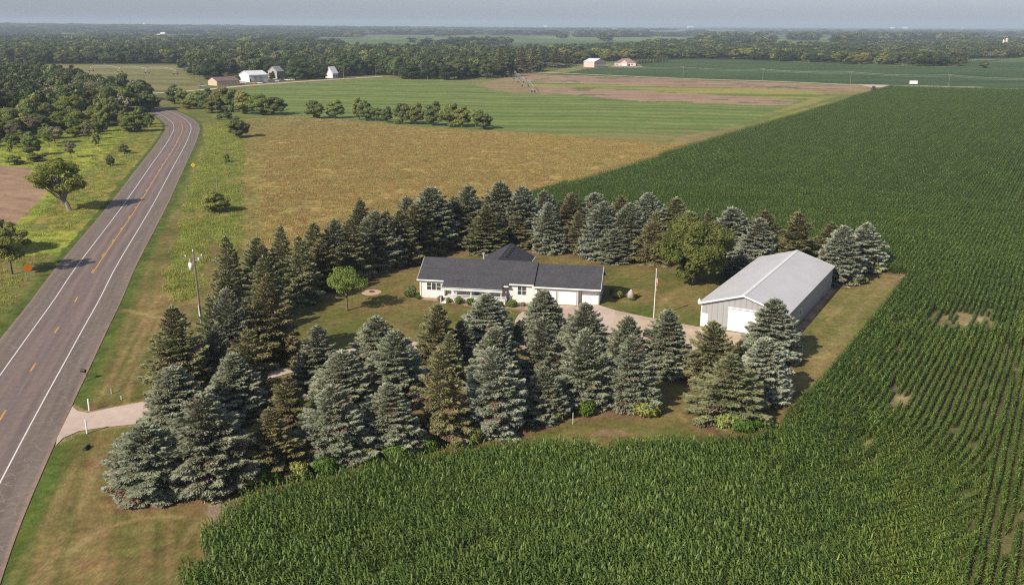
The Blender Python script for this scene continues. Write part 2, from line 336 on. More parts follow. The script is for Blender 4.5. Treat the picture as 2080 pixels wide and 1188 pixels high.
# ------------------------------------------------------------------ the spruces (photo: top u, top v, bottom v, width, colour, label)
SPR = [
(286,858,1018,142,'b','broad blue spruce at the roadside end of the front row, below the driveway mouth'),
(415,800,1008,152,'b','big dense blue spruce standing behind the pink topped stake'),
(347,619,815,112,'g','tall dark spruce standing alone beside the driveway mouth near the highway'),
(350,742,915,128,'b','spruce with a yellowish brown top hanging over the driveway'),
(469,715,858,112,'b','blue grey spruce with bare brown lower twigs just inside the driveway'),
(458,476,640,84,'g','dark spruce with a bare reddish trunk showing, top of the row beside the utility pole'),
(420,600,760,70,'g','green spruce hiding the foot of the utility pole'),
(454,545,705,96,'g','dull green spruce directly right of the utility pole'),
(458,585,760,92,'b','tall blue grey spruce low in the dense left row'),
(435,655,790,70,'b','narrow blue green spruce nearest the white guy wire guard'),
(542,556,748,112,'o','large olive green spruce on the yard side of the left row'),
(498,664,835,112,'o','olive spruce with orange brown twigs above the inner driveway'),
(533,519,660,96,'g','dark spruce directly behind the large olive one in the left row'),
(520,482,620,76,'g','small topped dark spruce near the edge of the meadow left of the yard'),
(533,492,620,60,'g','greyish green spruce squeezed between two dark ones beside the meadow'),
(570,457,618,80,'g','dark pointed spruce second from the left corner of the meadow edge'),
(603,475,622,80,'g','short dark spruce at the shaded west side of the lawn'),
(633,449,580,78,'g','round topped dark spruce behind the small lawn tree'),
(655,482,596,84,'o','olive spruce shading the lawn left of the small round tree'),
(682,444,574,74,'b','pale blue topped spruce behind the small round lawn tree'),
(710,442,576,92,'g','green spruce with brown lower limbs right above the small lawn tree'),
(725,402,535,76,'g','tall drooping dark spruce sticking up above its row against the meadow'),
(759,428,556,88,'b','grey blue spruce with brown skirts beyond the round fire pit'),
(778,426,552,78,'g','narrow green spruce leaning on the one beyond the fire pit'),
(829,399,520,84,'b','blue grey spruce on the meadow side behind the left end of the house'),
(810,424,545,74,'g','thin greyish spruce with its tip between two wider ones, left of the house roof'),
(846,412,530,92,'o','wide olive spruce casting shade on the lawn left of the house'),
(875,378,512,94,'b','tall blue topped spruce against the meadow, behind the left roof end'),
(893,402,512,90,'o','olive brown spruce in deep shade behind the left end of the roof'),
(920,398,495,64,'g','small dark spruce tip seen above the back lawn'),
(952,374,500,84,'b','pointed bluish spruce standing clear against the meadow behind the house'),
(944,414,505,92,'o','low wide olive spruce at the back lawn left of the rear wing'),
(1012,368,500,86,'b','tallest spruce of the back row, with a dark leader on a pale blue crown'),
(990,416,522,88,'g','spruce with a large dead brown patch behind the chimney pipe'),
(1058,379,505,84,'s','silver spruce right behind the rear wing of the house'),
(1050,430,512,84,'o','drooping olive spruce with bare brown skirts touching the rear wing roof'),
(1107,385,485,78,'b','pale grey blue spruce on the corn side right of the rear wing'),
(1115,411,520,68,'s','clean narrow silver spruce at the back lawn right of the rear wing'),
(1160,392,480,62,'g','faded green spruce merging with the corn behind the back row'),
(1151,412,485,58,'o','small yellowish olive spruce between two silver ones in the back row'),
(1175,428,520,58,'g','slim spruce with a pinkish brown dead skirt in the back row'),
(1209,391,480,68,'s','whitest spruce of the back row, on the corn side'),
(1228,408,532,86,'s','tall silver spruce with reddish patches behind the garage'),
(1262,394,480,58,'o','dark olive spruce tip against the corn behind the garage'),
(1274,412,535,76,'b','blue green spruce with an orange brown cone cluster at its tip'),
(1250,466,540,76,'b','low bushy blue spruce at the lawn edge behind the garage'),
(1318,391,495,76,'s','broad silver topped spruce on the corn side above the flagpole'),
(1329,427,545,76,'o','olive grey spruce just left of the big maple'),
(1373,400,500,84,'g','grey green spruce tip above the left half of the maple'),
(1403,428,505,62,'s','pale spruce tip just above the maple crown'),
(1438,423,520,50,'o','small spruce with a rusty red dead tip beside the maple'),
(1489,420,530,84,'s','silver spruce leaning over the right side of the maple'),
(1508,433,510,54,'g','thin dark spruce between two silver ones right of the maple'),
(1540,441,545,78,'s','silver spruce with a brown dead centre behind the barn'),
(1556,425,525,76,'o','brownish green spruce on the corn side behind the barn roof'),
(1506,518,572,66,'s','low pale spruce between the maple and the barn wall'),
(1627,427,560,92,'o','wide olive green spruce right behind the barn ridge'),
(1690,449,525,60,'o','small brownish spruce on the corn side right of the barn ridge'),
(1713,458,582,88,'s','silver spruce at the far right corner of the barn'),
(1760,450,556,88,'s','broad silver spruce at the far right end of the back row beside the dirt track'),
(641,661,792,102,'b','bluish spruce nearest the lawn in the middle of the front group'),
(693,712,856,112,'b','blue spruce with drooping brown inner limbs, second rank of the front group'),
(763,641,765,96,'b','pointed grey green spruce at the lawn edge below the fire pit'),
(803,671,835,112,'b','wide spruce with pale leader shoots, right of the pointed one below the fire pit'),
(882,617,755,88,'g','green cone shaped spruce on the front lawn below the left end of the porch'),
(907,673,790,78,'g','dark green spruce tucked behind the tall olive one in the front row'),
(892,702,905,122,'o','tall olive spruce with a bare twiggy middle in the front row'),
(672,778,948,132,'b','rounded blue grey spruce in the front row above the corn'),
(790,777,925,112,'b','smaller silvery spruce in the front row left of the tall olive one'),
(582,762,900,96,'o','open yellow green spruce with thin orange trunk in the front row'),
(545,828,975,128,'o','wide low olive spruce with weeds at its foot, right of the big blue one'),
(987,596,715,98,'s','bright silver blue spruce in front of the white porch'),
(1008,661,815,108,'b','grey blue spruce right below the bright one at the porch'),
(1000,704,887,116,'s','well layered silver spruce at the bottom centre of the front row'),
(938,648,735,44,'b','small deep blue spruce in the shade left of the porch spruce'),
(1103,588,700,88,'b','dense blue green spruce in front of the garage doors'),
(1057,650,700,34,'b','tiny dark blue spruce beside the walk left of the garage spruce'),
(1100,642,795,90,'b','grey spruce with hanging brown limbs below the garage'),
(1105,744,862,82,'b','short compact blue green spruce in the front row'),
(1193,613,745,94,'b','pointed blue spruce standing on the concrete pad edge'),
(1194,668,838,106,'b','tall grey green spruce with bright weeds at its foot'),
(1274,641,765,78,'b','spruce in front of the gravel yard left of the flagpole'),
(1287,678,840,106,'b','wide spruce with a dark round bush at its foot'),
(1356,628,768,94,'b','neat blue spruce just right of the flagpole foot'),
(1450,652,788,98,'g','olive grey spruce in front of the barn service door'),
(1488,715,868,138,'g','broad green spruce with a broken grey limb at the lower right end of the row'),
(1575,606,745,112,'s','silver spruce with two tips in front of the barn corner'),
(1558,684,823,98,'s','layered silver spruce at the right end of the front row'),
(1505,690,735,48,'o','small brownish spruce beside the large barn door'),
]
def place_conifer(tu, tv, bv, wpx):
    dep = math.radians(18)
    bvg = bv - .42*wpx*math.sin(dep)
    bu = tu+(1040-tu)*(bvg-tv)/(7280-tv)
    x, y = G(bu, bvg); h = height_at((x, y), tu, tv)
    rng = math.hypot(y, H); r = .5*wpx/F*rng*1.20
    return x, y, h, r
SPW = [place_conifer(*s[:4]) for s in SPR]
# ------------------------------------------------------------------ ground sheet, split into fields
P_MEADOW = [(470,245),(560,236),(700,243),(860,258),(1000,266),(1120,273),(1300,288),(1420,296),(1290,335),(1130,383),(1020,420),(900,470),(640,505),(500,520),(482,470),(487,390),(492,330),(495,280)]
P_HAY = [(420,200),(470,187),(520,176),(700,164),(780,158),(830,163),(980,162),(1040,156),(1056,152),(1600,168),(1807,177),(1700,206),(1560,251),(1420,296),(1300,288),(1120,273),(1000,266),(860,258),(700,243),(560,236),(470,245),(430,236)]
P_PL1 = [(1052,150),(1200,155),(1400,162),(1560,168),(1690,173),(1760,176),(1700,183),(1640,184),(1560,181),(1400,178),(1240,172),(1110,168),(1075,165),(1060,158)]
P_PL2 = [(1072,178),(1100,177),(1240,181),(1400,190),(1560,199),(1626,204),(1600,214),(1560,215),(1400,208),(1300,206),(1200,197),(1125,190),(1090,186)]
P_LHAY = [(-500,134),(47,133),(120,131),(370,131),(378,150),(405,180),(300,190),(278,194),(180,190),(60,160),(-500,150)]
P_PAST = [(-900,520),(-900,250),(0,255),(330,236),(335,250),(330,275),(300,310),(262,350),(225,395),(190,440),(120,520),(0,520)]
P_DIRT = [(-700,338),(0,336),(50,341),(72,352),(92,394),(62,430),(18,464),(0,476),(-300,640),(-700,800)]
P_BEAN = [(1120,152),(1147,148),(1180,140),(1240,136),(1290,124),(1400,121),(1480,121),(1600,126),(1900,137),(1962,134),(1962,124),(2080,120),(2900,108),(2900,205),(2080,182),(1800,174),(1560,165),(1387,160)]
P_FARB = [(1040, 71), (2080, 71), (2080, 82), (1980, 90), (1800, 92.5), (1640, 97), (1480, 97.5), (1300, 93), (1150, 91), (1040, 91)]
P_FAR = [[(637,94),(640,83),(760,78),(1060,74),(1060,85),(880,86),(760,92)],[(1040,72),(1300,73),(1430,80),(1400,88),(1200,82),(1040,80)],[(1440,88),(1560,80),(1700,79),(1940,80),(1900,90),(1750,92),(1660,97),(1480,97)],[(2000,128),(2080,116),(2200,112),(2200,125)],[(250,76),(330,72),(420,73),(440,80),(330,82)]]
P_TALL = [(395,250),(480,250),(490,300),(488,470),(470,520),(420,470),(405,612),(362,611),(345,596),(338,565),(352,520),(400,330),(420,290),(410,262)]
def region_build():
    ys = [-120, -40, 5, 20, 30]; y = 38.0
    while y < 16000: ys.append(y); y += max(.28, y*y/F/H*1.15)
    ys.append(16300); ys = np.array(ys)
    t1 = np.linspace(-.64, .64, 860); t0 = np.linspace(-2.2, -.645, 60); ts = np.r_[t0, t1, -t0[::-1]]
    yy = np.maximum(ys, 70)
    X = ts[None, :]*yy[:, None]; Y = np.repeat(ys[:, None], len(ts), 1)
    Z = zt(X, Y)
    nr, nc = X.shape
    U, V_ = project(X, Y)
    near = Y < 900
    wn = (fbm(X/3, Y/3, 3, 11)-.5)*np.clip(Y/150, .4, 3)*2.2; wn2 = (fbm(X/3, Y/3, 3, 31)-.5)*np.clip(Y/150, .4, 3)*2.2
    Uw, Vw = project(X+wn, Y+wn2)
    f1 = fbm(X/14, Y/14, 4, 1); f2 = fbm(X/45, Y/45, 4, 2); f3 = fbm(X/2.2, Y/2.2, 3, 3); f4 = fbm(X/4, Y/5, 5, 4)
    C = np.zeros((nr, nc, 3)); R = np.zeros((nr, nc), int)
    def mixc(a, b, t): t = t[..., None]; return np.array(a)*(1-t)+np.array(b)*t
    c_ = lambda x, lo=.35, hi=.65: sstep(lo, hi, x)
    # base grassland
    C[:] = mixc((.17, .19, .05), (.24, .21, .075), c_(f1))
    farm = sstep(900, 1300, Y)
    ff = mixc((.10, .15, .055), (.20, .25, .10), c_(fbm(X/350, Y/500, 3, 8)))
    ffw = inpoly(U, V_, [(-900, 131), (370, 130), (600, 158), (1046, 145), (1150, 131), (1300, 121), (1600, 125), (1960, 136), (1965, 121), (2900, 108), (2900, 92), (2080, 85), (1800, 93), (1480, 98), (1150, 92), (800, 97), (-900, 95)]); ff[ffw] = (.06, .085, .03)
    C = C*(1-farm[..., None])+ff*farm[..., None]
    R[:] = 0
    # lawn
    rd = polyline_dist(X, Y, road); rd[~near] = 999
    side = (rd > 0) & (Y < 200)
    k = side & (X < 110); C[k] = mixc((.150, .150, .042), (.245, .185, .070), c_(.55*f1+.45*f4))[k]
    yard = inpoly(Uw, Vw, [project(*[np.array(q) for q in p]) for p in yard_poly])
    lawn = mixc((.150, .155, .040), (.235, .185, .068), c_(.6*f1+.4*f4, .40, .62))
    gp = sstep(14, 4, np.hypot((X-17)/1.3, Y-128)); lawn = lawn*(1-.6*gp[..., None])+np.array((.10, .17, .03))*.6*gp[..., None]
    tn = sstep(.42, .6, vnoise((X*D1[1]-Y*D1[0])/1.6, (X*D1[0]+Y*D1[1])/30, 9))*.25
    lawn = lawn*(1-tn[..., None])+np.array((.27, .22, .09))*tn[..., None]
    C[yard] = lawn[yard]; R[yard] = 1
    # strip between the corn and the yard trees, right of the barn, lighter
    k = yard & (X > 38); C[k] = mixc((.20, .19, .06), (.30, .235, .095), c_(f1*.5+f4*.5))[k]
    # foreground lawn by the highway: tan streaks along the road
    k = side & (Y < 105) & ~yard & (X < 0)
    st = vnoise(rd/.9, Y/14, 12); st2 = vnoise(rd/.35, Y/30, 14)
    kk = mixc((.150, .145, .042), (.30, .215, .09), np.clip(.25+1.1*(st-.5)+.9*(f4-.45)+.5*(st2-.5)+sstep(74, 62, Y)*.28, 0, 1))
    C[k] = kk[k]; R[k] = 1
    k = side & (Y >= 105) & (Y < 165) & ~yard & (X < 0) & (rd < 28)
    kk = mixc((.175, .165, .05), (.30, .21, .09), np.clip(.3+1.2*(st-.5)+.9*(f4-.45), 0, 1)); C[k] = kk[k]; R[k] = 1
    # roadside verge
    vg = (np.abs(rd) < 11) & ~yard & near
    t = sstep(9.6+2*(f4-.5), 7.6, np.abs(rd))[..., None]; C = np.where(vg[..., None], C*(1-t)+np.array((.105, .145, .030))*(.7+.7*f3[..., None])*t, C)
    # tall unmown strip right of the highway
    k = inpoly(Uw, Vw, P_TALL) & (rd > 8)
    C[k] = mixc((.20, .24, .045), (.33, .29, .085), c_(.5*f4+.5*f1, .38, .66))[k]; R[k] = 2
    rb = k & (f1 > .56); C[rb] = (C[rb]*.5+np.array((.27, .20, .09))*.5)
    # meadow
    k = inpoly(Uw, Vw, P_MEADOW)
    md = mixc((.28, .235, .078), (.43, .305, .115), c_(.45*f4+.3*f1+.25*f2, .36, .64))
    md = md*(1-.35*c_(f3, .55, .8)[..., None])+np.array((.46, .34, .14))*.35*c_(f3, .55, .8)[..., None]
    gl = sstep(560, 490, U)[..., None]*.5; md = md*(1-gl)+np.array((.22, .24, .06))*gl
    gl = (sstep(290, 255, V_)*sstep(900, 500, U))[..., None]*.55; md = md*(1-gl)+np.array((.20, .20, .07))*gl
    C[k] = md[k]; R[k] = 3
    # hay field with mowing bands
    k = inpoly(Uw, Vw, P_HAY)
    ph = (Y+.16*X+24*(f2-.5)+4*(f1-.5)); b1 = .5+.5*np.sin(ph*2*math.pi/17.0); b2 = .5+.5*np.sin(ph*2*math.pi/53.0+1.1)
    hy = mixc((.120, .195, .045), (.265, .31, .095), np.clip(.65*b1*(.5+f1)+.3*b2+.25*(f4-.5), 0, 1))
    tb = (sstep(900, 1400, U)*sstep(245, 285, V_))[..., None]*.65
    hy = hy*(1-tb)+mixc((.17, .20, .07), (.33, .25, .11), c_(vnoise((Y+.55*X)/5, X/60, 6)))*tb
    lb = (sstep(1060, 900, U)*sstep(182, 168, V_)*sstep(880, 1000, U))[..., None]*.6+0*tb
    hy = hy*(1-lb)+np.array((.27, .23, .11))*lb
    lb = (inpoly(Uw, Vw, [(960, 172), (1050, 154), (1092, 177), (1120, 192), (1040, 190)]))[..., None]*.8
    hy = hy*(1-lb)+mixc((.30, .24, .12), (.40, .27, .18), c_(vnoise(Y/6, X/80, 4)))*lb
    C[k] = hy[k]; R[k] = 4
    # green strip between the two worked fields, and yellow headland
    k = inpoly(Uw, Vw, [(1075,165),(1240,172),(1400,178),(1560,181),(1700,184),(1640,205),(1626,204),(1560,199),(1400,190),(1240,181),(1072,178)])
    C[k] = mixc((.17, .23, .055), (.36, .34, .10), c_(vnoise((Y+.13*X)/7, X/150, 21), .45, .62))[k]; R[k] = 4
    k = inpoly(Uw, Vw, [(1600,216),(1640,205),(1700,184),(1807,176),(1790,187),(1700,213),(1560,252),(1420,297),(1330,290),(1480,262)])
    C[k] = mixc((.18, .22, .055), (.34, .31, .10), c_(vnoise((X*DN[0]+Y*DN[1])/6, (X+Y)/90, 22)*.7+f1*.3, .40, .60))[k]; R[k] = 4
    k = inpoly(Uw, Vw, [(1355,280),(1420,272),(1470,264),(1520,262),(1490,274),(1425,292),(1380,290)]); C[k] = mixc((.33, .25, .11), (.26, .22, .09), c_(f4))[k]
    k = inpoly(U, V_, [(1640,184),(1700,172),(1800,176),(1790,183),(1740,192),(1680,192)]); C[k] = mixc((.30, .235, .10), (.38, .29, .15), c_(f1))[k]
    for pl in (P_PL1, P_PL2):
        k = inpoly(Uw, Vw, pl); C[k] = mixc((.34, .235, .155), (.43, .30, .205), c_(.5*vnoise((Y+.12*X)/4, X/70, 17)+.5*f1))[k]; R[k] = 5
        g = k & (fbm(X/25, Y/9, 3, 19) > .70); C[g] = (.16, .17, .06)
    # far left hay, fields by the gravel road
    k = inpoly(Uw, Vw, P_LHAY)
    lh = mixc((.17, .19, .075), (.28, .25, .10), c_(.6*vnoise(Y/13, X/200, 23)+.4*f2)); tt = sstep(260, 60, U)[..., None]*.5; lh = lh*(1-tt)+np.array((.33, .26, .10))*tt
    C[k] = lh[k]; R[k] = 6
    k = inpoly(Uw, Vw, [(230,196),(340,192),(450,180),(500,180),(430,200),(345,212),(290,212)]); C[k] = mixc((.13, .155, .055), (.24, .20, .09), sstep(190, 205, V_)*.7+.3*c_(f2))[k]; R[k] = 6
    # left pasture and dirt field
    k = inpoly(Uw, Vw, P_PAST) & (rd < -8)
    C[k] = mixc((.24, .32, .045), (.38, .41, .065), c_(.5*f4+.5*f2))[k]; R[k] = 7
    k2 = k & (rd > -20) & (Y > 190); C[k2] = mixc((.20, .22, .055), (.33, .29, .07), c_(f4, .38, .64))[k2]
    k = inpoly(Uw, Vw, P_DIRT); sd = vnoise((X*.55+Y*.83)/1.3, (X*.83-Y*.55)/25, 27)
    C[k] = mixc((.27, .17, .115), (.46, .32, .20), np.clip(.5*sd+.5*f4+.1, 0, 1))[k]; R[k] = 8
    wl = inpoly(U, V_, [(-900,330),(0,292),(80,262),(160,250),(250,258),(300,262),(300,230),(278,205),(200,175),(110,150),(45,133),(-900,130)])
    C[wl] = mixc((.05, .07, .022), (.09, .11, .035), c_(f2))[wl]
    # soil of the corn field
    cp = inpoly(X, Y, corn_poly); C[cp] = mixc((.10, .095, .045), (.21, .165, .095), c_(f4))[cp]
    gw = cp & (f1 > .5); C[gw] = C[gw]*.6+np.array((.07, .11, .025))*.4; R[cp] = 9
    gr2 = (sstep(1700, 1950, U)*sstep(820, 950, V_)*cp)[..., None]*.55; C = C*(1-gr2)+np.array((.16, .17, .05))*gr2
    ff_ = cp & (Y > 260); C[ff_] = C[ff_]*.3+np.array((.04, .07, .02))*.7
    k = inpoly(Uw, Vw, P_BEAN); bb = mixc((.060, .105, .038), (.085, .14, .050), c_(.5*vnoise((Y-.1*X)/9, X/220, 41)+.5*f2)); C[k] = bb[k]; R[k] = 10
    k = inpoly(U, V_, P_FARB); C[k] = mixc((.075, .125, .050), (.14, .20, .075), c_(.6*vnoise(X/380, Y/260, 43)+.4*fbm(X/150, Y/600, 2, 45), .3, .7))[k]; R[k] = 11
    for p in P_FAR:
        k = inpoly(U, V_, p); C[k] = mixc((.12, .18, .065), (.19, .26, .10), c_(fbm(X/200, Y/900, 3, 44)))[k]; R[k] = 11
    k = inpoly(Uw, Vw, [(1085,150),(1147,140),(1185,133),(1240,133),(1180,142),(1147,149)]); C[k] = (.27, .27, .09)
    k = inpoly(Uw, Vw, [(1238,137),(1246,131),(1300,131),(1305,137)]); C[k] = (.36, .28, .2)
    # shrub belt ground
    k = inpoly(Uw, Vw, [(340,205),(430,190),(590,222),(590,236),(500,240),(430,232)]); C[k] = mixc((.12, .18, .035), (.22, .24, .06), c_(f4))[k]
    # worn and mown tracks
    for (w_, a_, pts_) in [(.35, .55, [(150, 1115), (175, 1092), (215, 1072), (270, 1055), (330, 1047), (400, 1052)]), (.5, .4, [(60, 1188), (110, 1130), (150, 1050), (175, 1000), (200, 930)]), (.6, .35, [(90, 1188), (150, 1110), (200, 1075)]), (.4, .5, [(355, 1140), (372, 1105), (392, 1070), (400, 1055)]),
        (.5, .3, [(20, 1188), (70, 1100), (120, 1010), (160, 930)]), (.4, .3, [(210, 800), (262, 700), (310, 620), (335, 590)]), (.4, .3, [(232, 800), (280, 700), (318, 632)]), (.4, .3, [(256, 800), (298, 700), (325, 650)]), (.35, .5, [(335, 598), (352, 606), (372, 613), (405, 614)]), (.35, .4, [(330, 575), (338, 592), (352, 606)]),
        (.7, .35, [(1330, 650), (1345, 615), (1372, 590), (1420, 575)]), (.4, .35, [(1370, 655), (1362, 620), (1345, 600), (1300, 590)]), (.8, .3, [(1585, 835), (1660, 745), (1720, 665), (1775, 600), (1805, 570)]), (.4, .25, [(1640, 700), (1690, 640), (1740, 590)]), (.5, .8, [(147, 825), (158, 834), (178, 838), (220, 829), (292, 815)]), (.5, .7, [(120, 900), (128, 891), (160, 877), (215, 869), (275, 863)]), (.7, .5, [(255, 630), (330, 647), (421, 664)]), (.5, .3, [(1340, 800), (1370, 830), (1395, 860), (1440, 880)])]:
        D = np.abs(polyline_dist(X, Y, resample(np.array([G(*q) for q in pts_]), 1.0)[0])); t = (np.clip(1.3-D/w_, 0, 1)*a_*(.4+1.1*f4)*(~cp))[..., None]
        C = C*(1-t)+np.array((.40, .30, .14))*t
    # needle litter under spruces
    for (x, y_, h, r) in SPW:
        D = np.hypot(X-x, Y-y_)
        k = (D < r*2) & ~cp
        if not k.any(): continue
        t = sstep(r*1.22, r*.85, D+(f4-.5)*r*.8)[k][:, None]*.85
        C[k] = C[k]*(1-t)+np.array((.24, .145, .085))*(.7+.6*f3[k][:, None])*t
    # beds and paths
    k = inpoly(Uw, Vw, [(850,604),(900,607),(1080,616),(1120,626),(1075,634),(1040,626),(950,622),(900,616),(850,608)]); C[k] = mixc((.34, .22, .15), (.44, .32, .22), c_(f3))[k]
    k = inpoly(U, V_, [(1619,665),(1686,586),(1697,588),(1632,674)]); C[k] = mixc((.36, .235, .165), (.46, .32, .23), c_(f3))[k]
    k = inpoly(Uw, Vw, [(1790,543),(1812,538),(1836,550),(1839,560),(1820,584),(1813,582),(1826,560),(1806,547)]); C[k] = mixc((.32, .21, .14), (.42, .29, .20), c_(f3))[k]
    k = inpoly(Uw, Vw, [(1195,888),(1215,872),(1262,871),(1275,886)]); C[k] = (.30, .20, .11)
    k = inpoly(Uw, Vw, [(420,1042),(440,1010),(470,1018),(480,1036),(450,1062),(432,1075)]); C[k] = mixc((.22, .16, .10), (.32, .24, .16), c_(f3))[k]
    for (cu, cv, ru, rv) in ((1960, 650, 75, 22), (1830, 815, 30, 22), (700, 1120, 50, 12), (790, 1170, 50, 14), (1250, 1175, 45, 9), (935, 1128, 60, 6), (1760, 900, 34, 14), (1712, 975, 14, 6), (575, 1110, 30, 20)):
        q2 = np.exp(-(((U-cu)/ru)**2+((V_-cv)/rv)**2)*1.1)*(.55+.9*f4); t = np.clip(q2*1.3-.25, 0, 1)*cp
        C[:] = C*(1-t[..., None])+mixc((.33, .265, .135), (.46, .37, .20), c_(f3))*t[..., None]
    wn_ = (RNG.random((nr, nc))-.5); wn_ = wn_*np.interp(R, [0, 1, 2, 3, 4, 5, 6, 7, 8, 9, 10, 11], [.35, .42, .5, .5, .16, .10, .2, .42, .2, .3, .16, .05])
    C = np.clip(C*np.array((.84, .82, .80))*(1+wn_[..., None]), 0, 1)
    names = ['ground', 'lawn', 'grass_verge', 'meadow', 'hayfield', 'ploughed_field', 'far_hayfield', 'pasture', 'dirt_field', 'cornfield_soil', 'bean_field', 'distant_field']
    mats = [ground_mat('grassland', .6, .38, .1, .15, .1), ground_mat('mown_lawn', .9, .30, .16, .16, .06), ground_mat('tall_grass', .7, .40, .2, .2, .18),
            ground_mat('dry_meadow', .42, .50, .09, .2, .3), ground_mat('hay', .5, .16, .05, .1, .05), ground_mat('worked_soil', .8, .12, .06, .1, .05),
            ground_mat('far_hay', .35, .18, .03, .12, .05), ground_mat('pasture_grass', .4, .36, .12, .15, .2), ground_mat('tilled_soil', 1.6, .18, .2, .12, .05),
            ground_mat('field_soil', 2.0, .3, .3, .2, .08), ground_mat('bean_rows', .5, .22, .02, .12, .1), ground_mat('far_crop', .02, .1, .004, .1, 0)]
    idx = np.arange(nr*nc).reshape(nr, nc)
    q = np.stack([idx[:-1, :-1], idx[:-1, 1:], idx[1:, 1:], idx[1:, :-1]], -1).reshape(-1, 4)
    rq = R[:-1, :-1].ravel()
    VV = np.stack([X, Y, Z], -1).reshape(-1, 3); CC = C.reshape(-1, 3)
    for r, nm in enumerate(names):
        k = rq == r
        if not k.any(): continue
        qs = q[k]; used, inv = np.unique(qs, return_inverse=True)
        me = fastmesh(nm, VV[used], inv.reshape(-1, 4), mats[r])
        a = me.color_attributes.new('col', 'FLOAT_COLOR', 'POINT'); a.data.foreach_set('color', np.c_[CC[used], np.ones(len(used))].astype(np.float32).ravel())
        tag(link(nm, me), None, None, None, 'structure')
region_build()
# ------------------------------------------------------------------ roads
def road_mat():
    m, t, b = newmat('aged_asphalt'); L = t.links
    tc = N(t, 'ShaderNodeTexCoord'); uv = N(t, 'ShaderNodeUVMap', uv_map='UVMap'); sx = N(t, 'ShaderNodeSeparateXYZ'); L.new(uv.outputs[0], sx.inputs[0])
    ab = N(t, 'ShaderNodeMath', operation='ABSOLUTE'); L.new(sx.outputs[0], ab.inputs[0])
    cr = N(t, 'ShaderNodeValToRGB'); L.new(ab.outputs[0], cr.inputs[0])
    sc = N(t, 'ShaderNodeMath', operation='MULTIPLY'); sc.inputs[1].default_value = 1/8.0; L.new(ab.outputs[0], sc.inputs[0]); L.new(sc.outputs[0], cr.inputs[0])
    e = cr.color_ramp.elements; e[0].position = 0; e[0].color = (.20, .155, .145, 1); e[1].position = 1; e[1].color = (.25, .20, .175, 1)
    SC = 1.28
    for p, c in ((.10, (.165, .135, .138, 1)), (.2, (.20, .165, .163, 1)), (.32, (.160, .135, .140, 1)), (.42, (.175, .148, .150, 1)), (.46, (.155, .138, .132, 1)), (.78, (.165, .145, .135, 1)), (.83, (.24, .185, .165, 1))):
        x = e.new(p); x.color = (c[0]*1.16, c[1]*1.05, c[2]*.91, 1)
    n1 = N(t, 'ShaderNodeTexNoise', Scale=1.2, Detail=6.0, Roughness=.75); L.new(tc.outputs['Object'], n1.inputs['Vector'])
    mp = N(t, 'ShaderNodeMapping'); mp.inputs['Scale'].default_value = (1.6, .05, 1); L.new(uv.outputs[0], mp.inputs[0])
    n2 = N(t, 'ShaderNodeTexNoise', Scale=1.0, Detail=3.0); L.new(mp.outputs[0], n2.inputs['Vector'])
    def mr(src, lo, hi):
        r = N(t, 'ShaderNodeMapRange'); r.inputs[1].default_value = .3; r.inputs[2].default_value = .7; r.inputs[3].default_value = lo; r.inputs[4].default_value = hi; L.new(src, r.inputs[0]); return r.outputs[0]
    m1 = N(t, 'ShaderNodeMath', operation='MULTIPLY'); L.new(mr(n1.outputs['Fac'], .82, 1.18), m1.inputs[0]); L.new(mr(n2.outputs['Fac'], .84, 1.16), m1.inputs[1])
    # light cracks / seal lines, mostly on the shoulders
    vo = N(t, 'ShaderNodeTexVoronoi', feature='DISTANCE_TO_EDGE', Scale=.42); nv = N(t, 'ShaderNodeVectorMath', operation='ADD'); L.new(tc.outputs['Object'], nv.inputs[0])
    nn = N(t, 'ShaderNodeTexNoise', Scale=.8, Detail=3.0); L.new(tc.outputs['Object'], nn.inputs['Vector']); L.new(nn.outputs['Color'], nv.inputs[1]); L.new(nv.outputs[0], vo.inputs['Vector'])
    lt = N(t, 'ShaderNodeMath', operation='LESS_THAN'); lt.inputs[1].default_value = .014; L.new(vo.outputs['Distance'], lt.inputs[0])
    gt = N(t, 'ShaderNodeMath', operation='GREATER_THAN'); gt.inputs[1].default_value = 3.7; L.new(ab.outputs[0], gt.inputs[0])
    mm = N(t, 'ShaderNodeMath', operation='MULTIPLY'); L.new(lt.outputs[0], mm.inputs[0]); L.new(gt.outputs[0], mm.inputs[1])
    # transverse thermal cracks in the lanes
    fr = N(t, 'ShaderNodeMath', operation='MULTIPLY_ADD'); L.new(nn.outputs['Fac'], fr.inputs[0]); fr.inputs[1].default_value = 1.2
    L.new(sx.outputs[1], fr.inputs[2]); pp = N(t, 'ShaderNodeMath', operation='PINGPONG'); pp.inputs[1].default_value = 4.6; L.new(fr.outputs[0], pp.inputs[0])
    l2 = N(t, 'ShaderNodeMath', operation='LESS_THAN'); l2.inputs[1].default_value = .035; L.new(pp.outputs[0], l2.inputs[0])
    vm = N(t, 'ShaderNodeVectorMath', operation='SCALE'); L.new(cr.outputs[0], vm.inputs[0]); L.new(m1.outputs[0], vm.inputs['Scale'])
    x1 = N(t, 'ShaderNodeMix', data_type='RGBA'); L.new(vm.outputs[0], x1.inputs[6]); x1.inputs[7].default_value = (.30, .26, .24, 1)
    f1 = N(t, 'ShaderNodeMath', operation='MULTIPLY'); f1.inputs[1].default_value = .55; L.new(mm.outputs[0], f1.inputs[0]); L.new(f1.outputs[0], x1.inputs[0])
    x2 = N(t, 'ShaderNodeMix', data_type='RGBA'); L.new(x1.outputs[2], x2.inputs[6]); x2.inputs[7].default_value = (.09, .075, .075, 1)
    f2 = N(t, 'ShaderNodeMath', operation='MULTIPLY'); f2.inputs[1].default_value = .55; L.new(l2.outputs[0], f2.inputs[0]); L.new(f2.outputs[0], x2.inputs[0])
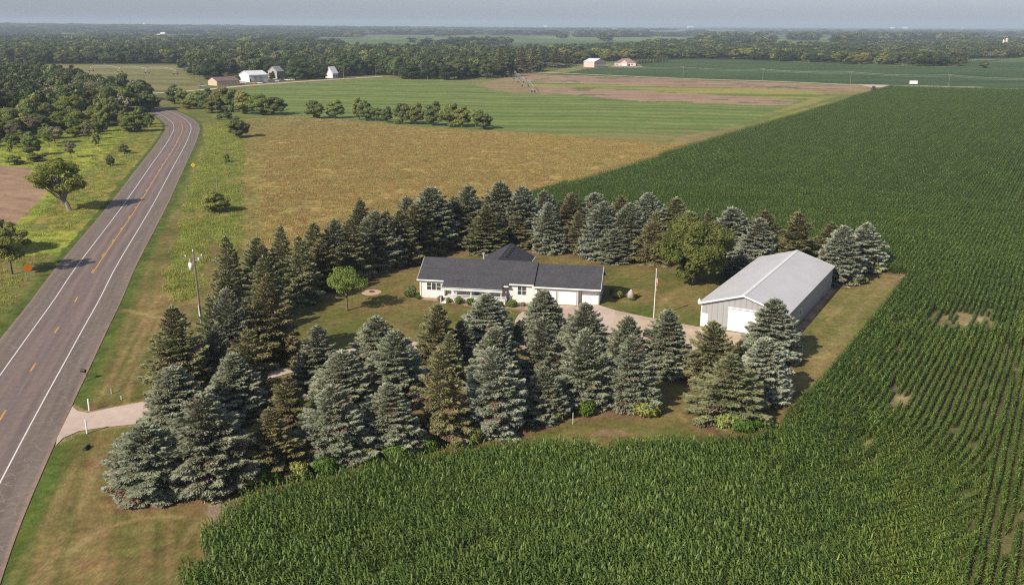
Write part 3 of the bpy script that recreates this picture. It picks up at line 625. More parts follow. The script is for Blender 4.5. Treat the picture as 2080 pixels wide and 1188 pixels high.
    L.new(x2.outputs[2], b.inputs['Base Color']); b.inputs['Roughness'].default_value = .85; b.inputs['Specular IOR Level'].default_value = .25
    bp = N(t, 'ShaderNodeBump', Strength=.6, Distance=.02); L.new(n1.outputs['Fac'], bp.inputs['Height']); L.new(bp.outputs[0], b.inputs['Normal'])
    return m
M['asphalt'] = road_mat()
M['line_white'] = noisy('worn_white_road_paint', (.78, .75, .70), .7, .12, 2.5)
M['line_yellow'] = noisy('worn_yellow_road_paint', (.70, .36, .045), .7, .15, 2.5)
M['gravel'] = noisy('pale_gravel', (.52, .45, .34), .95, .12, 1.5, bump=.02)
M['concrete'] = noisy('pinkish_concrete', (.56, .44, .36), .85, .10, .9, scale2=.15, amt2=.08)
M['concrete_old'] = noisy('stained_concrete', (.50, .37, .295), .85, .12, .9, scale2=.2, amt2=.12)
M['yard_gravel'] = noisy('tan_gravel', (.56, .43, .30), .95, .14, 1.5, bump=.02, scale2=.25, amt2=.1)
ribbon('highway', road, -6.75, 6.75, .05, M['asphalt'], svals=road_s)
tag(ribbon('edge_line', road, -3.44, -3.30, .056, M['line_white'], svals=road_s), None)
tag(ribbon('edge_line', road, 3.30, 3.44, .056, M['line_white'], svals=road_s), None)
# where the solid yellow starts (photo 186,557)
_d = np.hypot(road[:, 0]-G(186, 557)[0], road[:, 1]-G(186, 557)[1]); S0 = road_s[_d.argmin()]
ribbon('centre_line', road, .02, .17, .056, M['line_yellow'], svals=road_s, s0=S0, s1=road_s[-1])
roadf, roadf_s = resample(road, .5)
for mk in [(-60, 985), (7, 844), (69, 746), (117.5, 669), (157, 608)]:
    d = np.hypot(roadf[:, 0]-G(*mk)[0], roadf[:, 1]-G(*mk)[1]); s = roadf_s[d.argmin()]
    ribbon('centre_dash', roadf, -.18, .0, .056, M['line_yellow'], svals=roadf_s, s0=s-1.9, s1=s+1.9)
s = S0+1.9
while s < roadf_s[-1]-200:
    ribbon('centre_dash', roadf, -.26, -.10, .056, M['line_yellow'], svals=roadf_s, s0=s-1.6, s1=s+1.6); s += 12.19
def line_road(name, px, half, z, mat, kind='structure'):
    l, sv = resample(catmull([G(*p) for p in px], 8), 6.0); return ribbon(name, l, -half, half, z, mat, svals=sv)
line_road('gravel_road', [(60, 200), (180, 196), (283, 191.5), (400, 184), (500, 174.5), (600, 167), (700, 160.5), (775, 156)], 3.6, .05, M['gravel'])
line_road('gravel_road', [(1046, 144), (1090, 147), (1147, 149.5), (1387, 160), (1560, 165.3), (1800, 175), (2080, 181.5), (2600, 199)], 3.0, .05, M['gravel'])
def sheet(name, px, z, mat, world=False, kind='structure'):
    pts = [tuple(p) if world else G(*p) for p in px]
    import bmesh
    bm = bmesh.new(); vs = [bm.verts.new((x, y, z)) for x, y in pts]; f = bm.faces.new(vs)
    if f.normal.z < 0: f.normal_flip()
    bmesh.ops.triangulate(bm, faces=bm.faces); bm.normal_update()
    me = bpy.data.meshes.new(name); bm.to_mesh(me); bm.free(); me.materials.append(mat)
    return tag(link(name, me), None, None, None, kind)
sheet('turnout', [(1740, 172), (1850, 174), (2000, 177.5), (1930, 180), (1800, 178), (1770, 178), (1755, 175)], .075, M['gravel'])
# driveway: mouth, drive through the trees, pads
sheet('driveway_mouth', [(147, 826), (158, 835), (178, 839), (220, 830), (292, 816), (275, 862), (215, 868), (160, 876), (128, 890), (113, 906), (116, 890)], .058, M['concrete'])
dl, dsv = resample(catmull([G(*p) for p in [(228, 852), (275, 839), (345, 817), (420, 798), (560, 752), (700, 722), (850, 704), (960, 692), (1090, 676)]], 10), 2.0)
ribbon('driveway', dl, -2.1, 2.1, .064, M['concrete'], svals=dsv)
sheet('parking_pad', [(1078, 638), (1128, 621), (1172, 622.2), (1182, 618), (1217, 620.5), (1250, 631), (1243, 685), (1232, 725), (1120, 720), (1040, 700), (1045, 664)], .070, M['concrete'])
sheet('parking_pad', [(1141, 620.5), (1171, 622.3), (1163, 665), (1150, 720), (1060, 712), (1075, 660), (1090, 640)], .076, M['concrete_old'])
sheet('gravel_yard', [(1250, 631), (1330, 648), (1421, 665), (1480, 674), (1521, 680), (1535, 700), (1500, 722), (1420, 735), (1330, 735), (1232, 730), (1243, 685)], .060, M['yard_gravel'])
sheet('gravel_edge', [(1250, 631.5), (1330, 648.5), (1421, 666), (1421, 671), (1330, 655), (1249, 640)], .066, M['concrete_old'])
sheet('barn_apron', [(1476, 676), (1523, 682), (1530, 694), (1470, 687)], .066, M['concrete_old'])
sheet('front_walk', [(1046, 652), (1053, 640), (1062, 634), (1082, 636), (1078, 642), (1060, 650), (1056, 668), (1046, 668)], .074, M['concrete'])
# ------------------------------------------------------------------ the house
def window(parent, x0, x1, z0, z1, y, n=1, split=True, axis='x', frame=.06, dep=.05, sign=-1):
    """frame standing proud of a wall in plane y, glass behind it"""
    fr = MB(); gl = MB(); wd = (x1-x0)/n; t = frame
    def bx(mb, a0, a1, p0, p1, c0, c1):
        lo, hi = min(p0, p1), max(p0, p1)
        if axis == 'x': mb.box(a0, a1, lo, hi, c0, c1)
        else: mb.box(lo, hi, a0, a1, c0, c1)
    ya, yb = y+sign*.001, y+sign*dep
    bx(fr, x0-t, x1+t, ya, yb, z0-t, z0); bx(fr, x0-t, x1+t, ya, yb, z1, z1+t)
    bx(fr, x0-t, x0, ya, yb, z0, z1); bx(fr, x1, x1+t, ya, yb, z0, z1)
    for i in range(1, n): bx(fr, x0+i*wd-t*.5, x0+i*wd+t*.5, ya, yb, z0, z1)
    for i in range(n):
        if split is True or (isinstance(split, (list, tuple)) and split[i]):
            zm = (z0+z1)/2; a = x0+i*wd+(t*.5 if i else 0); b = x0+(i+1)*wd-(t*.5 if i < n-1 else 0)
            bx(fr, a, b, ya, y+sign*dep*.7, zm-.025, zm+.025)
    bx(gl, x0, x1, y+sign*.001, y+sign*.012, z0, z1)
    f = fr.build('window', M['white'], parent); gl.build('pane', M['glass'], f); return f
hx, hy = G(853.5, 603)
house = empty('ranch_house', (hx, hy, 0), math.radians(-10.3), 'long white single storey house with charcoal shingle roof, front porch and attached garage', 'house')
bl = MB()
room = [(0, 0), (8.4, 0), (8.4, 2.9), (4.2, 5.2), (0, 2.9)]; rec = [(1.3, 0), (8.4, 0), (8.4, 2.9), (4.2, 5.2), (1.3, 3.6)]
bl.prism(room, 0, 3.95); bl.prism(rec, 3.95, 14.2); bl.prism(room, 14.2, 18.0)
bl.prism([(0, 0), (8.4, 0), (8.4, 2.75), (4.2, 4.95), (0, 2.75)], 18.0, 24.95)
bl.prism([(.9, 0), (8.4, 0), (8.4, 2.75), (4.2, 4.95), (.9, 3.2)], 24.95, 28.1)
bl.box(7.6, 15.0, 8.4, 17.9, 0, 2.9); bl.prism([(7.6, 2.9), (15.0, 2.9), (11.3, 4.9)], 8.4, 17.9, 'y')
bl.build('wall', M['white_siding'], house)
rf = MB()   # shingled slabs
k = .55
def slab(y0, z0, y1, z1, th=.13): return [(y0, z0), (y1, z1), (y1, z1+th), (y0, z0+th)]
yr = 4.2; zr = 5.38
zf = lambda y: zr-k*(yr-y)
rf.prism(slab(-.42, zf(-.42), yr, zr), -.32, 18.1); rf.prism(slab(yr, zr, 8.85, zr-k*4.65), -.32, 18.1)
rf.prism(slab(-1.95, zf(-1.95), -.42, zf(-.42)), 3.95, 13.5)                     # porch roof carries on the slope
rf.prism(slab(-.85, zf(-.85), -.42, zf(-.42)), 13.5, 14.3)
rf.prism([(-1.95, zf(-1.95)), (-1.95, zf(-1.95)+.13), (-.42, zf(-.42)+.13), (-.42, zf(-.42))], 13.42, 13.5)
roof = rf.build('roof', M['shingle'], house)
gf = MB(); zg = 5.14
gf.prism(slab(-.42, zg-k*4.62, yr, zg), 18.1, 28.4); gf.prism(slab(yr, zg, 8.85, zg-k*4.65), 18.1, 28.4)
gr = gf.build('garage_roof', M['shingle'], house)
wg = MB(); kk_ = .54
wg.prism([(7.15, 5.0-kk_*4.15), (11.3, 5.0), (11.3, 5.13), (7.15, 5.13-kk_*4.15)], 4.6, 18.2, 'y'); wg.prism([(11.3, 5.0), (15.45, 5.0-kk_*4.15), (15.45, 5.13-kk_*4.15), (11.3, 5.13)], 4.6, 18.2, 'y')
wr = wg.build('wing_roof', M['shingle'], house)
for i in range(6):
    v = MB(); y = 9.3+i*1.45; v.prism([(11.62, 4.98), (12.02, 4.77), (12.02, 4.99), (11.70, 5.10)], y, y+.42, 'y'); v.build('roof_vent', M['trim_dark'], wr)
def piece(nm, mat, parent, *bx):
    for q_ in bx: MB().box(*q_).build(nm, mat, parent)
piece('fascia', M['white'], house, (-.36, 4.0, -.50, -.425, zf(-.42)-.04, zf(-.42)+.16), (3.9, 13.55, -2.03, -1.955, zf(-1.95)-.05, zf(-1.95)+.15), (14.35, 18.15, -.50, -.425, zf(-.42)-.04, zf(-.42)+.16),
      (17.95, 28.45, -.50, -.425, zg-k*4.62-.05, zg-k*4.62+.15), (13.56, 14.3, -.93, -.86, zf(-.85)-.05, zf(-.85)+.14), (15.455, 15.52, 8.9, 18.25, 5.0-kk_*4.15-.04, 5.13-kk_*4.15+.02))
def rake(x0, x1, y0, z0, y1, z1, lo=-.12, hi=.145): MB().prism([(y0, z0+lo), (y1, z1+lo), (y1, z1+hi), (y0, z0+hi)], x0, x1).build('rake_board', M['white'], house)
rake(-.37, -.325, -.42, zf(-.42), yr, zr, -.12, .10); rake(-.37, -.325, yr, zr, 8.85, zr-k*4.65, -.12, .10)
rake(28.405, 28.45, -.42, zg-k*4.62, yr, zg); rake(28.405, 28.45, yr, zg, 8.85, zg-k*4.65)
piece('corner_board', M['white'], house, (-.02, .07, -.025, -.002, .05, 2.6), (3.86, 3.945, -.025, -.002, .05, 2.6), (17.9, 17.99, -.025, -.002, .05, 2.6), (14.21, 14.29, -.025, -.002, .3, 2.5))
piece('downspout', M['white'], house, (.12, .2, -.12, -.03, .05, 2.8), (27.9, 27.99, .80, .89, .05, 2.6))
so_ = MB(); so_.box(3.95, 13.5, -1.9, 1.28, 2.22, 2.27); so_.box(18.0, 28.1, -.41, -.003, 2.60, 2.64); so_.box(25.0, 28.1, 0, .895, 2.60, 2.64); so_.build('soffit', M['white'], house)
st = MB(); st.box(18.11, 18.16, -.42, 4.2, 0, 0); st = MB(); st.prism([(-.42, zf(-.42)-.02), (4.2, zr-.02), (4.2, zr+.16), (-.42, zf(-.42)+.16)], 18.105, 18.17); st.build('roof_step_shade', M['trim_dark'], house)  # step between the roofs, coloured dark to stand for its shaded face
window(house, 1.15, 3.4, 1.28, 2.42, 0, 3, (True, False, True), frame=.09)
window(house, 15.6, 16.9, 1.22, 2.55, 0, 2, True, frame=.08)
window(house, 18.6, 19.2, 1.3, 2.3, 0, 1, True)
window(house, 5.2, 6.0, 1.0, 2.1, 1.3, 1); window(house, 9.6, 11.6, .95, 2.1, 1.3, 2)
dr = MB(); dr.box(7.2, 8.15, 1.25, 1.29, .36, 2.1); d1 = dr.build('front_door', M['white'], house)
MB().box(8.02, 8.08, 1.20, 1.245, 1.15, 1.22).build('door_handle', M['trim_dark'], d1)
MB().box(8.5, 9.3, 1.25, 1.29, .5, 2.05).build('sliding_door', M['glass'], house)
pf = MB(); pf.box(3.97, 13.95, -1.75, 1.28, .22, .36); pf.box(3.99, 13.9, -1.70, -1.62, 0, .22); porch = pf.build('porch_deck', M['white'], house)
for x in (4.05, 6.25, 8.6, 10.95, 13.3): MB().box(x-.06, x+.06, -1.72, -1.60, .362, 2.24).build('porch_post', M['white'], house)
rl = MB(); rl.box(4.9, 13.9, -1.69, -1.63, 1.14, 1.2); rl.box(4.9, 13.9, -1.68, -1.64, .46, .51)
for i in range(64):
    x = 4.98+i*.14; rl.box(x, x+.045, -1.68, -1.64, .51, 1.14)
rl.box(13.86, 13.92, -1.6, -.05, 1.14, 1.2)
for i in range(10): rl.box(13.87, 13.91, -1.5+i*.15, -1.455+i*.15, .37, 1.14)
rl.build('porch_railing', M['white'], house)
sp = MB()
for i in range(3): sp.box(4.05+.0, 4.85, -2.05-.3*i, -1.76-.3*i, 0, .27-.08*i)
sp.box(3.96, 4.03, -2.7, -1.76, 0, .9); sp.build('porch_steps', M['white'], house)
def garage_door(x0, x1, z1, y):
    g = MB(); n = 4; hgt = (z1-.03)/n
    for i in range(n): g.box(x0, x1, y-.035, y-.002, .03+i*hgt, .03+(i+1)*hgt-.018)
    g.box(x0, x1, y-.02, y-.002, .02, z1-.02)
    d = g.build('garage_door', M['white'], house); f = MB()
    f.box(x0-.13, x0-.003, y-.05, y-.002, 0, z1+.13); f.box(x1+.003, x1+.13, y-.05, y-.002, 0, z1+.13); f.box(x0, x1, y-.05, y-.002, z1+.003, z1+.13)
    f.build('door_frame', M['steel_wall'], d)  # grey frame colour imitates the shade of a door recess
garage_door(18.55+.8, 21.55, 2.1, 0); garage_door(21.92, 24.68, 2.1, 0); garage_door(25.45, 27.85, 2.1, .9)
cp_ = MB(); cp_.tube([(9.27, 4.75, 4.7), (9.27, 4.75, 6.25)], .16, 12); cp_.tube([(9.27, 4.75, 6.2), (9.27, 4.75, 6.48)], .22, 12); cp_.build('chimney_pipe', M['metal'], house)
window(house, 5.2, 6.2, 1.2, 2.1, 28.1, 1, True, axis='y', sign=1)
bn = MB(); bn.add([(13.3, -1.35, 1.55), (14.1, -1.2, 2.0), (14.05, -1.2, 1.75), (13.35, -1.35, 1.35), (13.3, -1.31, 1.55), (14.1, -1.16, 2.0), (14.05, -1.16, 1.75), (13.35, -1.31, 1.35)], [(0, 1, 2, 3), (7, 6, 5, 4), (0, 4, 5, 1), (3, 2, 6, 7), (0, 3, 7, 4), (1, 5, 6, 2)])
tag(bn.build('porch_banner', noisy('tan_cloth', (.62, .42, .20), .9, .1, 4)), 'small tan cloth banner hanging at the right end of the porch', 'banner')
bo = bpy.data.objects['porch_banner']; bo.location = house.location; bo.rotation_euler = house.rotation_euler
# ------------------------------------------------------------------ the steel barn
bx_, by_ = G(1422.5, 662)
barn = empty('steel_barn', (bx_, by_, 0), math.radians(-29.5), 'long grey steel pole barn with pale metal roof and white sliding door', 'barn')
b = MB(); W_, L_ = 11.95, 30.2; ez = 3.55; pz = 5.42
b.prism([(0, 0), (W_, 0), (W_, ez), (W_/2, pz), (0, ez)], 0, L_, 'y'); b.build('wall', M['steel_wall'], barn)
b = MB(); sl_ = (pz-ez)/(W_/2); ov = .28
b.prism([(-ov, ez-sl_*ov+.02), (W_/2, pz+.02), (W_/2, pz+.10), (-ov, ez-sl_*ov+.10)], -.45, L_+.45, 'y')
b.prism([(W_/2, pz+.02), (W_+ov, ez-sl_*ov+.02), (W_+ov, ez-sl_*ov+.10), (W_/2, pz+.10)], -.45, L_+.45, 'y'); br = b.build('roof', M['steel_roof'], barn)
b = MB(); b.prism([(W_/2-.24, pz+.04), (W_/2, pz+.105), (W_/2+.24, pz+.04), (W_/2+.24, pz+.09), (W_/2, pz+.16), (W_/2-.24, pz+.09)], -.47, L_+.47, 'y')
b.build('ridge_cap', M['white'], br)
for ys in ((-.52, -.455), (L_+.455, L_+.52)):
    b = MB(); b.prism([(-ov-.02, ez-sl_*ov-.12), (W_/2, pz-.12), (W_+ov+.02, ez-sl_*ov-.12), (W_+ov+.02, ez-sl_*ov+.115), (W_/2, pz+.115), (-ov-.02, ez-sl_*ov+.115)], ys[0], ys[1], 'y'); b.build('gable_trim', M['white'], barn)
piece('corner_trim', M['white'], barn, (-.03, .12, -.03, -.003, 0, ez), (W_-.12, W_+.03, -.03, -.003, 0, ez), (W_+.003, W_+.03, L_-.14, L_+.02, 0, ez-.1))
piece('door_track', M['white'], barn, (3.85, 8.7, -.10, -.003, 3.32, 3.47)); piece('gutter', M['white'], barn, (-ov-.1, -ov-.02, -.45, L_+.45, ez-sl_*ov-.06, ez-sl_*ov+.07))
b = MB(); b.box(3.93, 7.95, -.075, -.004, .04, 3.18)
dd = b.build('sliding_door', M['white'], barn); f = MB(); f.box(3.80, 3.925, -.09, -.003, 0, 3.3); f.box(7.955, 8.06, -.09, -.003, 0, 3.3); f.box(3.93, 7.95, -.09, -.003, 3.19, 3.30); f.build('door_frame', M['metal'], dd)
b = MB(); b.box(.16, 1.06, -.05, -.003, .05, 2.0); sd_ = b.build('service_door', M['white'], barn); MB().box(.95, 1.0, -.1, -.052, 1.0, 1.06).build('door_handle', M['trim_dark'], sd_)
for y in (8.3, 20.0): window(barn, y-.45, y+.45, 1.25, 2.15, W_, 1, False, axis='y', sign=1, frame=.07)
b = MB(); b.tube([(-.25, -.3, 3.55), (-.25, -.3, 3.75), (-.25, -.3, 3.95), (-.25, -.3, 4.15)], [.20, .24, .14, .03], 10); b.build('yard_light', M['white'], barn)
# dark gravel skirt in the lee of the wall is part of the ground sheet
# ------------------------------------------------------------------ vegetation meshes
def unit(v): return v/np.maximum(np.linalg.norm(v, axis=-1, keepdims=True), 1e-9)
def cards(c, d, n, a, b, bend=0):
    """leaf quads: centre, long axis, normal, half length, half width"""
    d = unit(d); s = unit(np.cross(d, n)); a = np.broadcast_to(np.asarray(a, float), (len(c),))[:, None]; b = np.broadcast_to(np.asarray(b, float), (len(c),))[:, None]
    return np.stack([c-d*a-s*b*.6, c-d*a*.2+s*b, c+d*a, c-d*a*.2-s*b], 1).reshape(-1, 3) if bend else np.stack([c-d*a-s*b, c-d*a+s*b, c+d*a+s*b*.6, c+d*a-s*b*.6], 1).reshape(-1, 3)
def leafmesh(name, V, rnd, mats, midx=None):
    n = len(V)//4; me = fastmesh(name, V, np.arange(n*4).reshape(-1, 4), mats, midx)
    a = me.attributes.new('rnd', 'FLOAT', 'POINT'); a.data.foreach_set('value', np.repeat(rnd, 4).astype(np.float32)); return me
def spruce_geo(seed, tiers=24, nb=11, expo=.72, droop=0.0, gap=0.0, dens=1.0, upper=.5, Hh=10.0, Rr=2.7):
    r = np.random.default_rng(seed); C = []; D = []; Nn = []; A = []; B = []; RN = []; MI = []
    lob = r.normal(0, 1, 3)
    tiers = int(tiers*1.25)
    for i in range(tiers):
        t = (i+r.uniform(-.25, .25))/tiers; t = min(max(t, 0.012), .985); z0 = t*Hh*.97+.18
        n = max(4, int(nb*(1-t*.55)))
        L0 = Rr*max((1-t)**(expo*.80)-.04*t, .0)*min(1, .84+t*1.0)*(1+.17*math.sin(math.pi*min(1, t*1.15)))
        ph = r.uniform(0, 6.28)
        for j in range(n):
            a = ph+2*math.pi*j/n+r.normal(0, .16)
            L = L0*(1+.10*math.sin(2*a+lob[0])+.08*math.sin(3*a+lob[1]+t*7))*r.uniform(.78, 1.10)
            if r.random() < gap: L *= r.uniform(.45, .8)
            L = max(L, .12)
            slope = (-.18-droop)*(1-t)+upper*t**1.5*1.2+r.normal(0, .06)
            o = np.array([math.cos(a), math.sin(a), 0]); lt = np.array([-math.sin(a), math.cos(a), 0])
            m = int((30+L*L*24+L*32)*dens)
            s = 1-(r.random(m)**1.35)*.80                       # along the limb, crowded to the tip
            wd = (.30+.17*L)*np.clip(1.35-s, .18, 1)*1.15
            q = r.uniform(-1, 1, m)
            zc = z0+s*L*slope+.16*L*s**3*.6-np.abs(q)*wd*.22-r.random(m)**2*.22*(.4+.3*L)+ (1-q*q)*.05
            c = o*(s*L)[:, None]+lt*(q*wd)[:, None]; c[:, 2] = zc
            d = o*(.9+.0*q)[:, None]+lt*(q*.9)[:, None]+np.array([0, 0, 1.])*(slope+.15+.25*t-np.abs(q)*.15)[:, None]+r.normal(0, .28, (m, 3))
            nn = np.array([0, 0, 1.])+o*.35+r.normal(0, .55, (m, 3))
            C.append(c); D.append(d); Nn.append(nn); A.append(r.uniform(.09, .17, m)*(.9+.08*L)); B.append(r.uniform(.04, .075, m)*(.95+.06*L))
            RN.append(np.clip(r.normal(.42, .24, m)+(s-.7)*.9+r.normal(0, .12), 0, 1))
            dead = r.random() < (.07 if t > .3 else .15); MI.append(np.where(r.random(m) < (.75 if dead else .03), 1, 0)*(s < .93))
    # leader
    m = 26; z = Hh*(.93+.08*r.random(m)); c = np.c_[r.normal(0, .05, (m, 2)), z]; C.append(c)
    D.append(np.c_[r.normal(0, .5, (m, 2)), np.full(m, 1.)]); Nn.append(r.normal(0, 1, (m, 3))); A.append(np.full(m, .17)); B.append(np.full(m, .06)); RN.append(r.random(m)); MI.append(np.zeros(m))
    C = np.concatenate(C); V = cards(C, np.concatenate(D), np.concatenate(Nn), np.concatenate(A), np.concatenate(B), 1)
    return V, np.concatenate(RN), np.concatenate(MI).astype(int)
def spruce_trunk(mat):
    mb = MB(); mb.tube([(0, 0, -.1), (0, 0, 2), (0.03, 0, 6), (0, 0, 9.75)], [.17, .14, .08, .015], 7)
    r = random.Random(3)
    for i in range(26):
        z = .6+i*.33; a = r.uniform(0, 6.28); L = 2.2*(1-z/10)**.75; mb.tube([(0, 0, z), (math.cos(a)*L*.5, math.sin(a)*L*.5, z-.08*L), (math.cos(a)*L*.9, math.sin(a)*L*.9, z-.02*L)], [.035, .022, .01], 4, cap=False)
    return mb.mesh('trunk', mat)
SPV = [dict(tiers=25, nb=12, expo=.66, dens=1.1), dict(tiers=22, nb=11, expo=.74, gap=.15), dict(tiers=20, nb=10, expo=.80, droop=.12, gap=.3, dens=.9),
       dict(tiers=26, nb=12, expo=.60, dens=1.15), dict(tiers=18, nb=9, expo=.78, droop=.2, gap=.25, dens=.85), dict(tiers=23, nb=11, expo=.7, gap=.2, upper=.8)]
SPV += [dict(tiers=24, nb=10, expo=.58, gap=.1, dens=1.05), dict(tiers=19, nb=10, expo=.68, droop=.1, gap=.4, dens=.95), dict(tiers=21, nb=12, expo=.88, gap=.1, upper=.6), dict(tiers=27, nb=13, expo=.55, dens=1.1, upper=.35)]
SPMESH = {}
def spruce_mesh(v, c):
    if (v, c) not in SPMESH:
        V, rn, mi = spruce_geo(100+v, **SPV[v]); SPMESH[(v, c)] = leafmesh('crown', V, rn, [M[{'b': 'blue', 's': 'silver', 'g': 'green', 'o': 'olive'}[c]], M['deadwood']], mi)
    return SPMESH[(v, c)]
trunk_me = spruce_trunk(M['bark'])
rs = random.Random(5)
for (spec, (x, y, h, r)) in zip(SPR, SPW):
    c = spec[4]; lab = spec[5]
    v = rs.choice({'s': [0, 3, 6, 1, 9], 'b': [0, 1, 5, 3, 6, 9], 'g': [1, 2, 5, 8], 'o': [2, 4, 7, 7]}[c])
    kd = {'b': 'blue_spruce', 's': 'silver_spruce', 'g': 'dark_spruce', 'o': 'olive_spruce'}[c]
    e = empty('spruce_tree', (x, y, 0), rs.uniform(0, 6.28), lab, 'spruce', 'spruces of the shelterbelt round the yard')
    e.scale = (r/2.75*rs.uniform(.94, 1.06), r/2.75*rs.uniform(.94, 1.06), h/10.0); e.rotation_euler[0] = math.radians(rs.gauss(0, 1.3)); e.rotation_euler[1] = math.radians(rs.gauss(0, 1.3))
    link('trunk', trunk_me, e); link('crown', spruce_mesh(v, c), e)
# ---- broadleaf trees
def broad_geo(seed, Hh=10., Rx=3.6, low=.22, clumps=34, leaves=190, size=.24, open_=0.0, squash=1.0):
    r = np.random.default_rng(seed); C = []; Nn = []; RN = []; centers = []
    zc = Hh*(low+1)/2; rz = Hh*(1-low)/2
    for i in range(clumps):
        u = r.normal(0, 1, 3); u /= np.linalg.norm(u); rad = r.uniform(.45, .86)
        p = np.array([u[0]*Rx*rad, u[1]*Rx*rad, zc+u[2]*rz*rad*.98]); 
        q_ = abs(p[2]-zc)/rz
        if low < .05:
            if p[2] < zc: p[:2] *= 1.0/max(.42, (1-min(q_/.86, .95)**2)**.5)
            else: p[:2] *= .96
        else: p[:2] *= 1-.2*max(0, (p[2]-zc)/rz)
        cr = r.uniform(.20, .36)*Rx*(1.0-.15*open_); centers.append((p, cr))
        m = int(leaves*(cr/(.28*Rx))**2)
        d = unit(r.normal(0, 1, (m, 3))); rr = cr*(.62+.42*r.random(m)**.5); rr *= 1+.18*np.sin(d[:, 0]*5+i)*np.cos(d[:, 1]*6)
        c = p+d*rr[:, None]*np.array([1, 1, .72*squash]); k = c[:, 2] > max(Hh*low*.55, .05)
        C.append(c[k]); Nn.append((d*.8+np.array([0, 0, .5])+r.normal(0, .5, (m, 3)))[k]); RN.append(np.clip(r.normal(.5, .25, m)+r.normal(0, .18)+d[:, 2]*.1, 0, 1)[k])
    C = np.concatenate(C); Nn = np.concatenate(Nn); RN = np.concatenate(RN); m = len(C)
    D = np.cross(Nn, r.normal(0, 1, (m, 3))); V = cards(C, D, Nn, r.uniform(.7, 1.2, m)*size, r.uniform(.45, .8, m)*size)
    return V, RN, centers
def broad_trunk(seed, centers, Hh=10., low=.22, rad=.20, lean=0):
    r = random.Random(seed); mb = MB(); top = Hh*(low+.25)
    low = max(low, .06); top = Hh*(low+.25); mb.tube([(0, 0, -.1), (lean*.3, 0, Hh*low*.6), (lean, 0, top)], [rad*1.25, rad, rad*.6], 8)
    for (p, cr) in centers[::2]:
        z0 = r.uniform(Hh*low*.6, top); q = Vector(p); s = Vector((lean*z0/top, 0, z0)); mid = s.lerp(q, .5)+Vector((0, 0, -.12*Hh*low))
        mb.tube([s, mid, q], [rad*.42, rad*.25, rad*.06], 5, cap=False)
    return mb.mesh('trunk', M['bark'])
BV = [dict(Rx=3.7, low=.0, clumps=42), dict(Rx=3.1, low=-.03, clumps=38), dict(Rx=4.3, low=.14, clumps=46, leaves=230), dict(Rx=2.7, low=-.02, clumps=32), dict(Rx=3.6, low=.22, clumps=24, leaves=130, open_=.6)]
for _k in BV: _k['size'] = .155; _k['leaves'] = int(_k.get('leaves', 190)*2.3)
BG = [broad_geo(200+i, **k) for i, k in enumerate(BV)]
BT = [broad_trunk(300+i, BG[i][2], low=BV[i]['low']) for i in range(len(BV))]
BM = {}
def broad_mesh(v, mk):
    if (v, mk) not in BM: BM[(v, mk)] = leafmesh('crown', BG[v][0], BG[v][1], M[mk])
    return BM[(v, mk)]
def put_broad(x, y, h, r, v, mk, name, label, cat, group=None, z=0., trunk=True):
    e = empty(name, (x, y, z), rs.uniform(0, 6.28), label, cat, group); e.scale = (r/3.7, r/3.7, h/10.)
    if trunk: link('trunk', BT[v], e)
    link('crown' if trunk else 'foliage', broad_mesh(v, mk), e); return e
def px_broad(u, tv, bv, wpx, v, mk, name, label, cat, group=None):
    x, y = G(u, bv-.12*wpx*math.sin(math.radians(15))); h = height_at((x, y), u, tv); r = .5*wpx/F*math.hypot(y, H)
    return put_broad(x, y, h, r*1.0, v, mk, name, label, cat, group)
# big maple and the little lawn tree get meshes of their own
V, rn, cen = broad_geo(41, 10., 4.4, .06, 74, 700, .125); me = leafmesh('crown', V, rn, M['maple'])
x, y = G(1409, 577); h = height_at((x, y), 1412, 436); e = empty('maple_tree', (x, y, 0), .4, 'large yellowish green maple with a full round crown, between the flagpole and the barn', 'maple tree')
r_ = .5*158/F*math.hypot(y, H); e.scale = (r_/4.5, r_/4.5, h/10); link('crown', me, e); link('trunk', broad_trunk(9, cen, 10., .14, .26), e)
V, rn, cen = broad_geo(49, 10., 4.6, .40, 40, 200, .14, 1.2); me = leafmesh('crown', V, rn, M['leaf_light'])
x, y = G(705, 631); h = height_at((x, y), 702, 541); e = empty('lawn_tree', (x, y, 0), 1.4, 'small bright green round tree with a bare trunk standing alone on the lawn', 'tree')
r_ = .5*88/F*math.hypot(y, H); e.scale = (r_/4.3, r_/4.3, h/10); link('crown', me, e); link('trunk', broad_trunk(11, cen, 10., .36, .22), e)
# bushes
def bush_mesh(seed, mk, flower=None):
    r = np.random.default_rng(seed); C = []; Nn = []; RN = []
    for i in range(16):
        u = r.normal(0, 1, 3); u /= np.linalg.norm(u); p = np.array([u[0]*.55, u[1]*.55, .5+abs(u[2])*.18*(1 if u[2] > 0 else -1)])
        m = 95; d = unit(r.normal(0, 1, (m, 3))); c = p+d*(.36+.10*r.random((m, 1)))*np.array([1, 1, .95]); k = c[:, 2] > .0
        C.append(c[k]); Nn.append((d+r.normal(0, .5, (m, 3)))[k]); RN.append(np.clip(r.normal(.5, .28, m), 0, 1)[k])
    C = np.concatenate(C); Nn = np.concatenate(Nn); RN = np.concatenate(RN); m = len(C)
    V = cards(C, np.cross(Nn, r.normal(0, 1, (m, 3))), Nn, r.uniform(.06, .11, m), r.uniform(.04, .07, m))
    return leafmesh('foliage', V, RN, M[mk] if not flower else [M[mk], flower], None if not flower else (r.random(m) < .6).astype(int))
BUSH = {k: bush_mesh(50+i, k) for i, k in enumerate(('weed', 'leaf', 'leaf_dark', 'leaf_light', 'leaf_grey'))}
